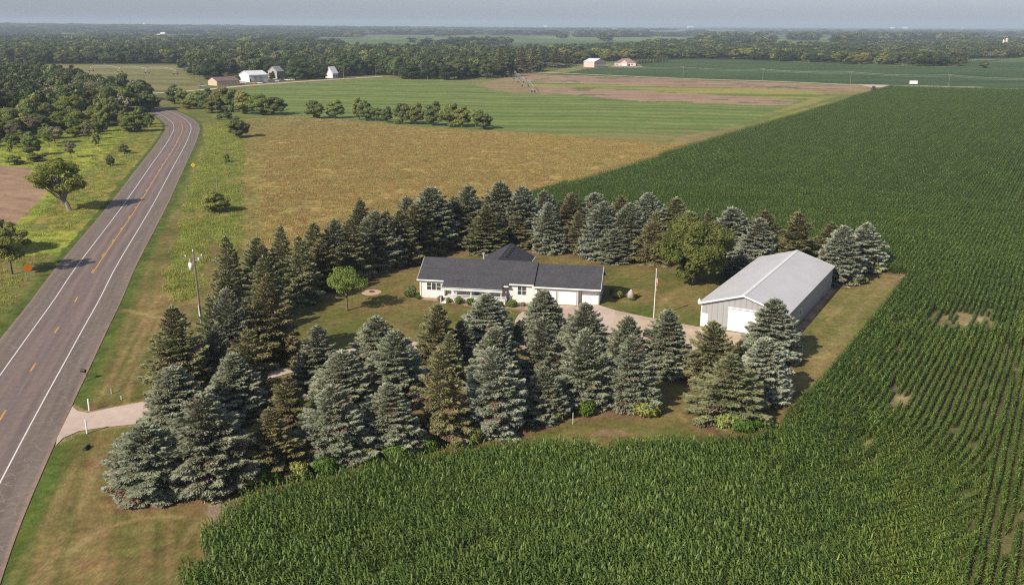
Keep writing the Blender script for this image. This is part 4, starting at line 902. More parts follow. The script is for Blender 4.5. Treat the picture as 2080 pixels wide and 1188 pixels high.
def bush(u, bv, wpx, hm, mk, label, cat='bush', group=None, me=None, name='bush'):
    x, y = G(u, bv-.35*wpx*math.sin(math.radians(17))); r = .5*wpx/F*math.hypot(y, H)
    o = link(name, me or BUSH[mk]); o.location = (x, y, 0); o.rotation_euler = (0, 0, rs.uniform(0, 6)); o.scale = (r, r, hm); return tag(o, label, cat, group)
bush(835, 606, 30, 1.7, 'leaf_dark', 'big round dark green bush at the left corner of the house')
bush(850, 608, 12, .6, 'weed', 'small light green bush against the left corner of the house')
g_ = 'foundation plants along the porch'
bush(873, 604, 8, .35, 'leaf_grey', 'tiny brownish plant under the triple window', 'plant', g_)
bush(895, 613, 13, .9, 'leaf_grey', 'brownish grass clump beside the porch steps', 'plant', g_)
bush(911, 616, 12, .8, 'leaf', 'small dull green shrub right of the porch steps', 'shrub', g_)
bush(932, 619, 19, 1.1, 'leaf', 'rounded green shrub in front of the first railing post', 'shrub', g_)
bush(956, 621, 20, 1.0, 'weed', 'bright green shrub in the middle of the porch front', 'shrub', g_)
bush(1016, 626, 16, .9, 'weed', 'yellow green shrub at the right end of the porch railing', 'shrub', g_)
bush(1040, 625, 24, 1.0, 'weed', 'wide green shrub below the banner at the inner house corner', 'shrub', g_)
bush(1062, 623, 12, .6, 'leaf_grey', 'low brown green plant under the double window', 'plant', g_)
bush(1253, 607, 24, 1.1, 'leaf', 'round green shrub between the garage gable and the grey tank')
bush(1243, 598, 12, .9, 'leaf_dark', 'darker small shrub behind the round one by the garage gable')
bush(1284, 611, 14, .5, 'weed', 'low leafy plants at the foot of the grey tank', 'plant')
yf = noisy('yellow_petals', (.70, .42, .02), .7, .2, 8)
bush(1292, 605, 14, .8, 'weed', 'clump of yellow flowers beside the grey tank', 'flowers', None, bush_mesh(77, 'weed', yf), 'flower_clump')
for (u, v, wd, hm, mk, lb) in [(1303, 838, 62, 1.7, 'leaf', 'dark round bush at the foot of the wide front spruce left of the lawn gap'), (1472, 866, 44, 1.5, 'leaf', 'dark green weeds under the left side of the broad right end spruce'),
    (1503, 870, 46, 1.4, 'weed', 'bright green weeds at the front foot of the broad right end spruce'), (1535, 862, 40, 1.3, 'weed', 'leafy weeds under the right side of the broad right end spruce'),
    (1188, 838, 34, 1.6, 'weed', 'bright weeds between two front spruces above the small stake'), (1128, 850, 24, 1.2, 'leaf', 'small weeds at the right foot of the short compact spruce'),
    (957, 893, 34, 1.5, 'leaf', 'weeds in the shadow between the olive and the layered silver spruce'), (866, 908, 40, 1.4, 'weed', 'weeds at the left foot of the tall olive front spruce'),
    (800, 928, 50, 1.7, 'weed', 'weeds in front of the smaller silvery front spruce'), (742, 940, 40, 1.5, 'leaf', 'weeds between the two rounded front spruces'), (655, 955, 50, 1.6, 'weed', 'weeds at the left foot of the rounded blue grey front spruce'),
    (600, 968, 44, 1.5, 'leaf', 'weeds beside the low olive spruce near the corn'), (538, 978, 58, 1.9, 'weed', 'bright weeds under the low olive spruce'), (490, 985, 44, 1.8, 'leaf', 'weeds in the shade right of the big blue spruce'),
    (1140, 470, 40, 2.2, 'weed', 'yellow green brush among the back row right of the rear wing'), (1175, 470, 34, 2.5, 'leaf_light', 'bright green brush on the corn side of the back row'), (1660, 540, 40, 2.4, 'weed', 'green brush behind the back wall of the barn'),
    (1765, 552, 60, 1.3, 'leaf', 'low weeds under the last silver spruce of the back row'), (1720, 578, 60, 1.2, 'leaf', 'low weeds under the silver spruce at the barn corner')]:
    bush(u+wd*.12, v+(9 if v > 800 else 2), wd*1.15, hm, mk, lb, 'weeds' if 'weed' in lb else 'bush', 'weeds and brush under the spruces')
# ---- deciduous trees one can tell apart: (u, top, bottom, width, mesh, material, label)
TR = [
(24, 445, 560, 96, 4, 'leaf', 'dark leafy tree with exposed limbs at the left frame edge near the orange sign'),
(-30, 430, 520, 110, 2, 'leaf', 'dark tree partly cut by the left frame edge'),
(437, 383, 433, 58, 0, 'leaf', 'round bushy tree in front of a thin pole beside the highway verge'),
(460, 308, 332, 20, 3, 'leaf', 'very small tree on the verge above the curve sign'),
(485, 233, 281, 52, 1, 'leaf_dark', 'dark rounded tree at the left corner of the dry meadow'),
(65, 262, 318, 44, 1, 'leaf', 'dark narrow pasture tree above the spreading tree'),
(145, 285, 322, 26, 4, 'leaf_grey', 'thin greyish pasture sapling'),
(150, 325, 362, 0.1, 0, 'leaf', None),
(224, 312, 338, 22, 1, 'leaf_dark', 'small dark pasture bush by the highway ditch, lower one'),
(253, 290, 314, 26, 1, 'leaf_dark', 'small dark pasture bush by the highway ditch, upper one'),
(112, 254, 293, 44, 4, 'leaf_grey', 'pair of thin greyish pasture trees seen as one crown'),
(180, 245, 285, 26, 4, 'leaf_grey', 'slender pasture tree with a visible stem, mid pasture'),
(195, 258, 298, 22, 3, 'leaf', 'slim dark pasture tree with a long shadow'),
(208, 240, 268, 22, 1, 'leaf_dark', 'small dark cone shaped pasture bush at the wood edge'),
(20, 285, 312, 14, 3, 'leaf', 'tiny dark pasture tree at the far left'),
(150, 228, 275, 30, 4, 'leaf_light', 'light green pasture tree before the wood, centre'),
(70, 232, 276, 40, 4, 'leaf_grey', 'brownish pasture tree before the wood, left'),
(30, 245, 285, 34, 4, 'leaf_grey', 'bare looking grey pasture tree at the far left'),
(100, 262, 300, 30, 4, 'leaf_light', 'light airy pasture tree left of the ditch bushes'),
(30, 312, 336, 40, 1, 'leaf', 'low bush beside the corner of the tilled field'),
(75, 308, 330, 44, 1, 'leaf', 'low bushy growth behind the spreading tree'),
(115, 318, 338, 40, 1, 'leaf', 'low bush behind the right side of the spreading tree'),
(275, 222, 270, 60, 1, 'leaf_light', 'light olive tree at the inside of the highway bend'),
(252, 170, 232, 62, 0, 'leaf', 'tall rounded tree at the right end of the wood, over the highway bend'),
]
for t in TR:
    if t[6] is None: continue
    px_broad(t[0], t[1], t[2], t[3], t[4], t[5], 'broadleaf_tree', t[6], 'tree', 'single trees left of the highway' if t[0] < 330 else None)
g_ = 'trees and bushes in the row between meadow and hayfield'
MID = [(641, 203, 240, 34, 0, 'leaf', 'left half of the double bush at the left end of the row'), (681, 201, 240, 38, 1, 'leaf', 'right half of the double bush at the left end of the row'),
(730, 194, 243, 30, 3, 'leaf', 'tallest slim tree of the row, leaning pale top'), (744, 202, 245, 32, 1, 'leaf_dark', 'dark tree right beside the tallest slim one'), (764, 218, 246, 24, 4, 'leaf', 'thin low shrub in the first gap of the row'),
(786, 215, 248, 24, 1, 'leaf_dark', 'single small rounded bush in the middle of the first gap'), (818, 208, 251, 36, 0, 'leaf_dark', 'wide dark bush at the left of the dense part of the row'), (845, 207, 252, 34, 1, 'leaf', 'second bush of the dense part of the row'),
(880, 202, 255, 40, 1, 'leaf_dark', 'tallest bush in the dense part of the row'), (912, 208, 257, 36, 0, 'leaf', 'bush right of the tallest in the dense part of the row'), (938, 212, 258, 34, 4, 'leaf', 'thin airy bush at the right of the dense part of the row'),
(966, 222, 258, 20, 4, 'leaf', 'small airy shrub before the last bush of the row'), (980, 223, 262, 38, 1, 'leaf_dark', 'last dark round bush at the right end of the row')]
for t in MID: px_broad(t[0], t[1]-3, t[2]+2, t[3]*1.22, t[4] if t[4] != 4 or t[3] < 30 else 1, t[5], 'hedgerow_tree', t[6], 'tree', g_)
g_ = 'shrub belt right of the highway bend'
BELT = [(355, 171, 211, 40, 1, 'leaf_dark', 'dark tree at the left end of the shrub belt beside the bend'), (372, 178, 214, 30, 1, 'leaf', 'second tree of the shrub belt'), (398, 183, 218, 34, 0, 'leaf', 'low bush of the shrub belt left of the thin pole'),
(420, 176, 222, 36, 1, 'leaf_dark', 'dark bush behind the thin pole of the shrub belt'), (448, 176, 226, 40, 0, 'leaf', 'high bush in the middle of the shrub belt'), (474, 180, 228, 38, 2, 'leaf_dark', 'dark wide bush right of the middle of the shrub belt'),
(500, 184, 232, 42, 0, 'leaf', 'green bush in the right half of the shrub belt'), (530, 190, 234, 46, 2, 'leaf', 'light topped bush in the right half of the shrub belt'), (556, 196, 234, 46, 2, 'leaf_dark', 'broad dark bush ending the shrub belt at the hayfield'),
(385, 200, 222, 36, 1, 'leaf', 'low front bush of the shrub belt below the second tree'), (430, 205, 230, 36, 0, 'leaf', 'low front bush of the shrub belt below the thin pole'), (463, 228, 243, 22, 1, 'leaf_dark', 'small dark bush in the grass in front of the shrub belt'), (445, 233, 243, 14, 1, 'leaf', 'smallest bush in the grass in front of the shrub belt')]
for t in BELT: px_broad(t[0], t[1]-3, t[2]+1, t[3]*1.12, t[4] if t[4] != 2 else 0, t[5], 'belt_shrub', t[6], 'shrub', g_)
V, rn, cen = broad_geo(63, 10., 4.0, .30, 30, 520, .13, .9)
V = np.asarray(V); V[:, 0] += -.10*V[:, 2]
me = leafmesh('crown', V, rn, M['leaf_light']); x, y = G(133, 428); h = height_at((x, y), 130, 322); e = empty('broadleaf_tree', (x, y, 0), .25, 'gnarled old spreading tree at the edge of the tilled field, left of the highway', 'tree', 'single trees left of the highway')
r_ = .5*140/F*math.hypot(y, H); e.scale = (r_/4.4, r_/4.4, h/10); link('crown', me, e); tm = MB()
tm.tube([(.5, 0, -.1), (.2, 0, 1.6), (-.6, 0, 3.6)], [.34, .26, .18], 8)
for q_ in [(c_[0]+Vector((-.10*c_[0][2], 0, 0)) if False else Vector((c_[0][0]-.10*c_[0][2], c_[0][1], c_[0][2]))) for c_ in cen]: tm.tube([(rs.uniform(-.4, .2), 0, rs.uniform(1.2, 3.2)), Vector((-.2, 0, 2.6)).lerp(q_, .55)+Vector((0, 0, -.3)), q_], [.13, .08, .02], 5, cap=False)
link('trunk', tm.mesh('trunk', M['grey_bark']), e)
# ---- the nearer woods: the trees of their front rows, one by one
def row_trees(pts, n, hm, rr, mks, label, group, jit=(6, 10), name='woodland_tree', cat='tree'):
    pl, sv = resample(np.array([G(*p) for p in pts], float), 2.0)
    T = []
    for i in range(n):
        s = (i+.5)/n*(len(pl)-1); p = pl[int(s)]
        x = p[0]+rs.uniform(-jit[0], jit[0]); y = p[1]+rs.uniform(0, jit[1])*1.
        T.append((float(project(np.array(x), np.array(y))[0]), x, y))
    tone = {'leaf': 'green', 'leaf_dark': 'dark green', 'leaf_light': 'yellowish green', 'leaf_grey': 'greyish', 'wood_leaf': 'mid green', 'wood_leaf_dark': 'blackish green'}
    for i, (u_, x, y) in enumerate(sorted(T)):
        mk = rs.choice(mks); k_ = i+1; sfx = 'th' if 10 < k_ % 100 < 14 else {1: 'st', 2: 'nd', 3: 'rd'}.get(k_ % 10, 'th')
        h = rs.uniform(*hm); put_broad(x, y, h, rs.uniform(*rr), rs.choice([0, 1, 2, 3]), mk, name, '%s %s, %d%s from the left' % (tone[mk], label, k_, sfx), cat, group, float(zt(x, y)))
dk = ['wood_leaf', 'wood_leaf', 'wood_leaf_dark', 'wood_leaf_dark', 'leaf_dark']
row_trees([(-120, 300), (0, 276), (70, 258), (150, 250), (235, 250)], 26, (8, 13), (3.6, 5.6), ['leaf', 'leaf_light', 'leaf', 'leaf_dark'], 'tree in the wood edge facing the pasture', 'front trees of the wood left of the highway', (4, 14))
row_trees([(-20, 306), (60, 292), (120, 284), (180, 274), (250, 270), (300, 264)], 15, (4.5, 7.5), (2.6, 3.8), ['leaf_light', 'leaf_light', 'leaf', 'leaf_grey'], 'small airy tree on the pasture before the left wood', 'small trees before the left wood', (6, 16), 'pasture_tree')
row_trees([(-20, 284), (60, 272), (140, 264), (220, 258), (290, 254)], 16, (6.5, 9.5), (3.4, 4.8), ['leaf_light', 'leaf', 'leaf_light'], 'light tree against the left wood', 'light trees against the left wood', (5, 14), 'pasture_tree')
row_trees([(-120, 280), (0, 255), (80, 240), (170, 235), (250, 232), (285, 228)], 24, (11, 16), (4.5, 6.8), dk, 'tree in the second rank above the pasture', 'second rank of the wood left of the highway', (4, 24))
row_trees([(-60, 205), (30, 195), (90, 205), (150, 208), (200, 212), (240, 215)], 16, (10, 15), (4.5, 7), dk+['leaf_grey'], 'tree in the back rank of the left wood', 'back trees of the wood left of the highway', (6, 40))
row_trees([(5, 152), (47, 155), (80, 170), (120, 180), (180, 192), (225, 198)], 12, (10, 14), (5, 8), dk+['leaf_grey'], 'tree where the left wood meets the far hayfield', 'far end of the wood left of the highway', (6, 30))
row_trees([(-40, 132), (47, 131), (200, 130.5), (370, 130)], 34, (12, 20), (6, 10), dk, 'tree in the wood edge behind the far hayfield', 'front row of the wood behind the far hayfield', (8, 20))
row_trees([(385, 160), (410, 165), (440, 150), (480, 150), (545, 152), (580, 158), (600, 160)], 22, (13, 19), (6, 9), dk, 'tree behind the brown and white sheds', 'trees around the sheds', (8, 40))
row_trees([(585, 163), (640, 160), (700, 156), (770, 153), (800, 158), (830, 161), (900, 164), (980, 160), (1046, 145), (1060, 146)], 52, (12, 18), (6, 9.5), dk, 'tree in the farmstead wood edge above the hayfield', 'front row of the farmstead wood', (8, 30))
row_trees([(1060, 143), (1100, 138), (1140, 134), (1180, 128), (1240, 124), (1300, 122), (1400, 120), (1480, 120.5), (1560, 124), (1600, 126), (1700, 129), (1800, 133), (1950, 137)], 66, (8, 16), (6, 12), ['wood_leaf', 'leaf', 'wood_leaf_dark', 'wood_leaf', 'leaf'], 'tree in the wood edge behind the bean field', 'front row of the wood behind the bean field', (10, 30))
px_broad(1999, 122, 139, 21, 0, 'leaf_dark', 'broadleaf_tree', 'lone dark round tree in the bean field at the right', 'tree')
for i in range(24):   # small nursery of conifers by the far house
    k = i % 12; j = i//12; x, y = G(1286+k*6.2, 131.5-k*.55-j*3.2); r = rs.uniform(1.6, 2.2)
    e = empty('young_conifer', (x, y, 0), rs.uniform(0, 6), 'young %s conifer, %s row by the tan house, %s from it' % ('bluish' if j == 0 else 'green', 'near' if j == 0 else 'back', 'first second third fourth fifth sixth seventh eighth ninth tenth eleventh twelfth'.split()[k]), 'conifer', 'planted rows of young conifers'); e.scale = (r/2.7, r/2.7, rs.uniform(.4, .6)); link('trunk', trunk_me, e); link('crown', spruce_mesh(1, 'b' if j == 0 else 'g'), e)
for (u, bv, tv, wd) in ((1016, 157, 92, 40), (1060, 148, 90, 38), (1085, 145, 90, 40), (1128, 138, 96, 40), (1150, 135, 100, 34)):
    x, y = G(u, bv); h = height_at((x, y), u, tv); e = empty('pine_tree', (x, y, 0), rs.uniform(0, 6), 'tall dark pine %s, right end of farmstead wood' % {1016: 'left of the first', 1060: 'behind the irrigator', 1085: 'in the middle of the dark clump', 1128: 'second from the clump end', 1150: 'last'}[u], 'pine', 'tall dark pines of the farmstead wood'); r = .5*wd/F*y; e.scale = (r/2.7, r/2.7, h/10); link('trunk', trunk_me, e); link('crown', spruce_mesh(2, 'g'), e)
# ------------------------------------------------------------------ scatter of uncountable growth (geometry nodes, one object each)
def scatter(name, protos, pts, rot, scl, idx, mats, kind='stuff', label=None, cat=None, rnd_attr=True):
    """protos: list of (V, quads, rnd, midx). The object's mesh holds the prototypes and the planting points."""
    Vs = []; Qs = []; PR = []; RN = []; MI = []; o = 0
    for i, (V, Q, rn, mi) in enumerate(protos):
        Vs.append(V); Qs.append(Q+o); PR.append(np.full(len(V), i)); RN.append(rn); MI.append(mi); o += len(V)
    n = len(pts); Vs.append(pts); PR.append(np.full(n, -1)); RN.append(np.zeros(n))
    V = np.concatenate(Vs); Q = np.concatenate(Qs); me = fastmesh(name, V, Q, mats, np.concatenate(MI))
    def attr(nm, ty, arr, key='value'):
        a = me.attributes.new(nm, ty, 'POINT'); a.data.foreach_set(key, arr.ravel())
    nz = o
    attr('proto', 'INT', np.concatenate(PR).astype(np.int32)); attr('rnd', 'FLOAT', np.concatenate(RN).astype(np.float32))
    z3 = np.zeros((nz, 3), np.float32); attr('rot', 'FLOAT_VECTOR', np.concatenate([z3, rot.astype(np.float32)]), 'vector'); attr('scl', 'FLOAT_VECTOR', np.concatenate([z3, scl.astype(np.float32)]), 'vector')
    attr('pick', 'INT', np.concatenate([np.zeros(nz), idx]).astype(np.int32))
    ng = bpy.data.node_groups.new(name+'_planting', 'GeometryNodeTree'); ng.interface.new_socket('Geometry', in_out='INPUT', socket_type='NodeSocketGeometry'); ng.interface.new_socket('Geometry', in_out='OUTPUT', socket_type='NodeSocketGeometry')
    nd = ng.nodes; lk = ng.links; gi = nd.new('NodeGroupInput'); go = nd.new('NodeGroupOutput')
    def na(nm, ty):
        x = nd.new('GeometryNodeInputNamedAttribute'); x.data_type = ty; x.inputs['Name'].default_value = nm; return x.outputs['Attribute']
    def sel(i):
        c = nd.new('FunctionNodeCompare'); c.data_type = 'INT'; c.operation = 'EQUAL'; lk.new(na('proto', 'INT'), c.inputs[2]); c.inputs[3].default_value = i
        s = nd.new('GeometryNodeSeparateGeometry'); s.domain = 'POINT'; lk.new(gi.outputs[0], s.inputs['Geometry']); lk.new(c.outputs[0], s.inputs['Selection']); return s.outputs['Selection']
    jn = nd.new('GeometryNodeJoinGeometry')
    for i in range(len(protos)):
        g2 = nd.new('GeometryNodeGeometryToInstance'); lk.new(sel(i), g2.inputs[0]); lk.new(g2.outputs[0], jn.inputs[0])
    mp = nd.new('GeometryNodeMeshToPoints'); lk.new(sel(-1), mp.inputs['Mesh'])
    ip = nd.new('GeometryNodeInstanceOnPoints'); lk.new(mp.outputs[0], ip.inputs['Points']); lk.new(jn.outputs[0], ip.inputs['Instance']); ip.inputs['Pick Instance'].default_value = True
    lk.new(na('pick', 'INT'), ip.inputs['Instance Index']); er = nd.new('FunctionNodeEulerToRotation'); lk.new(na('rot', 'FLOAT_VECTOR'), er.inputs[0]); lk.new(er.outputs[0], ip.inputs['Rotation']); lk.new(na('scl', 'FLOAT_VECTOR'), ip.inputs['Scale'])
    lk.new(ip.outputs[0], go.inputs[0])
    o = link(name, me); md = o.modifiers.new('planting', 'NODES'); md.node_group = ng
    return tag(o, label, cat, None, kind)
# ---- corn
def corn_proto(seed, length, rows, spacing, nleaf, segs, wid, hgt=1.0):
    r = random.Random(seed); V = []; Q = []; RN = []
    for row in range(rows):
        yo = (row-(rows-1)/2)*.76; x = -length/2+r.uniform(0, spacing)
        while x < length/2:
            h = hgt*r.uniform(.85, 1.12); ra = r.gauss(math.pi/2, .45); py = yo+r.gauss(0, .03)
            o = len(V)
            if segs > 1:
                wv = .018
                V += [(x-wv, py, 0), (x+wv, py, 0), (x+wv*.5, py, h*.85), (x-wv*.5, py, h*.85)]; Q.append((o, o+1, o+2, o+3)); RN += [.2]*4
            for k in range(nleaf):
                zb = h*(.12+.74*k/nleaf); az = ra+(k % 2)*math.pi+r.gauss(0, .35); L = h*r.uniform(.40, .62)*(1.1 if 1 < k < nleaf-1 else .8)
                up = r.uniform(.55, 1.0); dr = r.uniform(.95, 1.6) if k < nleaf-2 else r.uniform(.5, 1.1)
                if k >= nleaf-2: up += .3
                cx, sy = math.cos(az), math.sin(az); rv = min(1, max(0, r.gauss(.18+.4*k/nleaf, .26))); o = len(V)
                tw = r.uniform(-.5, .5)
                for i in range(segs+1):
                    s = i/segs; rr = L*s*(1-.12*s)*1.05; z = zb+L*(up*s-dr*s*s); ww = wid*(1-s**2*.9)*.5 if s > .3 else wid*.42
                    a = tw*s; wx, wy, wz = -sy*math.cos(a)*ww, cx*math.cos(a)*ww, math.sin(a)*ww
                    V += [(x+cx*rr-wx, py+sy*rr-wy, z-wz), (x+cx*rr+wx, py+sy*rr+wy, z+wz)]; RN += [rv, rv]
                for i in range(segs): Q.append((o+2*i, o+2*i+1, o+2*i+3, o+2*i+2))
            x += spacing*r.uniform(.8, 1.25)
    return np.array(V), np.array(Q), np.array(RN), np.zeros(len(Q), int)
def bare(X, Y):
    U, V_ = project(X, Y); b = np.zeros(X.shape)
    for (cu, cv, ru, rv) in ((1960, 650, 80, 24), (1830, 815, 30, 22), (700, 1120, 50, 12), (790, 1170, 50, 14), (1250, 1175, 45, 9), (935, 1128, 60, 6), (1760, 900, 36, 15), (1712, 975, 16, 7), (575, 1110, 30, 20)):
        b = np.maximum(b, np.exp(-(((U-cu)/ru)**2+((V_-cv)/rv)**2)*1.2))
    return b
def plant_rows():
    SEG = 2.4; pts = []; ang = []
    C, cs = resample(catmull(edge_w, 10), 1.0); C = smoothp(C, 60)
    a = C[0]; tdir = C[0]-C[12]; tdir /= np.hypot(*tdir)
    C = np.vstack([a+tdir*np.arange(60, 0, -1)[:, None], C, C[-1]+D1*np.arange(1, 40)[:, None]])
    n = normals(C)                                             # right of travel = outwards into the corn
    cut = np.array(G(1950, 1180))                              # straight rows begin right of this line
    w_top = (top_r-cut)@DN
    for k in range(0, 62):
        off = .5+k*.76; ln, s = resample(smoothp(C+n*off, 30), SEG); t = np.gradient(ln, axis=0)
        keep = ((ln-cut)@DN < 0) & (((ln-top_r)@D1) < 1.5)
        pts.append(ln[keep]); ang.append(np.arctan2(t[keep, 1], t[keep, 0]))
    A1 = np.concatenate(pts); G1 = np.concatenate(ang)
    # straight rows
    s = np.arange(-160, 960, SEG); pts = []
    for k in range(-420, 700):
        o = cut+DN*(k*.76+.3); ln = o+D1*(s[:, None]+random.uniform(0, 1.)); pts.append(ln)
    B = np.concatenate(pts)
    inp = inpoly(B[:, 0], B[:, 1], corn_poly)
    U, V_ = project(B[:, 0], B[:, 1]); vis = (U > -60) & (U < 2800) & (B[:, 1] > 34)
    right = ((B-cut)@DN >= 0); behind = ((B-top_r)@D1 > 1.5)
    B = B[inp & vis & (right | behind)]
    U, V_ = project(A1[:, 0], A1[:, 1]); k = inpoly(A1[:, 0], A1[:, 1], corn_poly) & (V_ < 1420); A1 = A1[k]; G1 = G1[k]
    ang = np.r_[G1, np.full(len(B), math.atan2(D1[1], D1[0]))]; PT = np.vstack([A1, B])
    return PT, ang
CP, CA = plant_rows()
dist = np.hypot(CP[:, 0], CP[:, 1])
bz = bare(CP[:, 0], CP[:, 1])
big = fbm(CP[:, 0]/18, CP[:, 1]/18, 4, 61); sm = fbm(CP[:, 0]/4, CP[:, 1]/4, 3, 62)
U_, V__ = project(CP[:, 0], CP[:, 1])
short = sstep(1560, 1960, U_)*sstep(520, 820, V__)              # shorter, more open stand at the lower right
keep = (RNG.random(len(bz)) > np.clip(bz*.62-.08+(sm-.5)*.7*(bz > .08), 0, .8)) & ~((fbm(CP[:, 0]/2.6, CP[:, 1]/2.6, 3, 66) > .79) & (dist < 160))
CPk = CP[keep]; CAk = CA[keep]; dk_ = dist[keep]; bzk = bz[keep]; bigk = big[keep]; smk = sm[keep]; shk = short[keep]
hs_ = (1.62+.8*(bigk-.5)+.75*(smk-.5))*(1-.42*shk)*(1-.62*bzk)
nearm = dk_ < 250
def plant(name, m, protos, label, mat='corn'):
    p = CPk[m]; n = len(p); pts = np.c_[p+RNG.normal(0, .04, (n, 2)), np.zeros(n)]
    rot = np.c_[np.zeros(n), np.zeros(n), CAk[m]+np.where(RNG.random(n) < .5, math.pi, 0)]
    h = hs_[m]; scl = np.c_[np.ones(n), (.35+.6*h/1.6)*(1-.10*shk[m]), h]
    scatter(name, protos, pts, rot, scl, RNG.integers(0, len(protos), n), [M[mat]], 'stuff', label, 'corn'); print(name, n)
lt_ = shk+(RNG.random(len(shk))-.5)*.5 > .5
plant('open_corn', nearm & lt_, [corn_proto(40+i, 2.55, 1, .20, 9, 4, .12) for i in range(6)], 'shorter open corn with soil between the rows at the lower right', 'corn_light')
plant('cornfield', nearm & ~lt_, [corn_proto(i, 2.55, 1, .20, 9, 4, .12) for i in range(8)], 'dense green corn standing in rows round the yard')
# far corn: three rows per patch
CPf = CP[(dist >= 250)]
kf = (np.round(((CPf-np.array(G(1950, 1180)))@DN-.3)/.76).astype(int) % 3 == 0) & (np.round((CPf-np.array(G(1950, 1180)))@D1/2.4).astype(int) % 2 == 0)
p = CPf[kf]; n = len(p); bigf = fbm(p[:, 0]/40, p[:, 1]/40, 4, 63)
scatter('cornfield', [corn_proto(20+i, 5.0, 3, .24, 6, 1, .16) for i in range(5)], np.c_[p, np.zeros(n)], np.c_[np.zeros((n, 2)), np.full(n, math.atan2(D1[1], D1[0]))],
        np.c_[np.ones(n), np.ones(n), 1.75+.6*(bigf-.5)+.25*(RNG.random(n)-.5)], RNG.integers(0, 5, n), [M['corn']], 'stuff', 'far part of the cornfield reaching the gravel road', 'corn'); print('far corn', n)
# ---- standing grass in the meadow and on the unmown verge
def grass_proto(seed, half, n, h):
    r = np.random.default_rng(seed); aa = r.uniform(0, 6.283, n); qq = half*1.25*np.sqrt(r.random(n)); c = np.c_[qq*np.cos(aa), qq*np.sin(aa), np.zeros(n)]; hh = h*r.uniform(.5, 1.2, n); c[:, 2] = hh*.5
    d = np.c_[r.normal(0, .35, (n, 2)), np.ones(n)]; nn = np.c_[r.normal(0, 1, (n, 2)), np.full(n, .2)]
    V = cards(c, d, nn, hh*.5, r.uniform(.018, .05, n)); return V, np.arange(n*4).reshape(-1, 4), np.repeat(r.random(n), 4), np.zeros(n, int)
M['dry_grass'] = foliage('dry_grass', (.32, .25, .085), (.45, .335, .125), .3, hue=.02, val=.14, big=.15)
M['green_grass'] = foliage('green_grass', (.23, .28, .052), (.40, .41, .105), .3, hue=.03, val=.2, big=.15)
def scatter_grass(name, polys, step, mat, h, label, extra=None):
    W = np.array([G(*p) for p in polys]); x0, y0 = W.min(0); x1, y1 = W.max(0); nx = int((x1-x0)/step); ny = int((y1-y0)/step)
    g = np.stack(np.meshgrid(x0+np.arange(nx)*step, y0+np.arange(ny)*step), -1).reshape(-1, 2)+RNG.uniform(-.5, .5, (nx*ny, 2))*step
    g = g[inpoly(g[:, 0], g[:, 1], [tuple(q) for q in W])]; g = g[fbm(g[:, 0]/6, g[:, 1]/6, 3, 81)+.16*(RNG.random(len(g))-.5) > .36]
    if extra is not None: g = g[extra(g)]
    n = len(g); sc = RNG.uniform(.6, 1.35, n)
    scatter(name, [grass_proto(500+i, 1.05, 110, h) for i in range(5)], np.c_[g, np.zeros(n)], np.c_[np.zeros((n, 2)), RNG.uniform(0, 6.28, n)], np.c_[np.ones((n, 2)), sc], RNG.integers(0, 5, n), [mat], 'stuff', label, 'grass'); print(name, n)
def off_road(g):
    d = polyline_dist(g[:, 0], g[:, 1], road); return d > 10.5
def inside_meadow(g):
    U, V_ = project(g[:, 0], g[:, 1]); p = sstep(485, 590, U)*sstep(246, 285, V_); return RNG.random(len(g)) < .12+.88*p
scatter_grass('meadow_grass', P_MEADOW, 1.7, M['dry_grass'], .27, 'dry standing grass of the meadow', inside_meadow)
scatter_grass('verge_grass', P_TALL, 1.5, M['green_grass'], .36, 'unmown yellow green grass beside the highway', off_road)
def by_ditch(g):
    d = polyline_dist(g[:, 0], g[:, 1], road); return (d < -9.5) & ~inpoly(*project(g[:, 0], g[:, 1]), P_DIRT)
scatter_grass('pasture_grass', [(-140, 500), (0, 420), (60, 430), (100, 395), (120, 380), (0, 334), (-60, 300), (0, 262), (300, 250), (332, 240), (338, 256), (300, 312), (225, 398), (120, 540), (0, 700), (-140, 900)], 2.6, M['green_grass'], .30, 'tall grass of the pasture and ditch left of the highway', by_ditch)
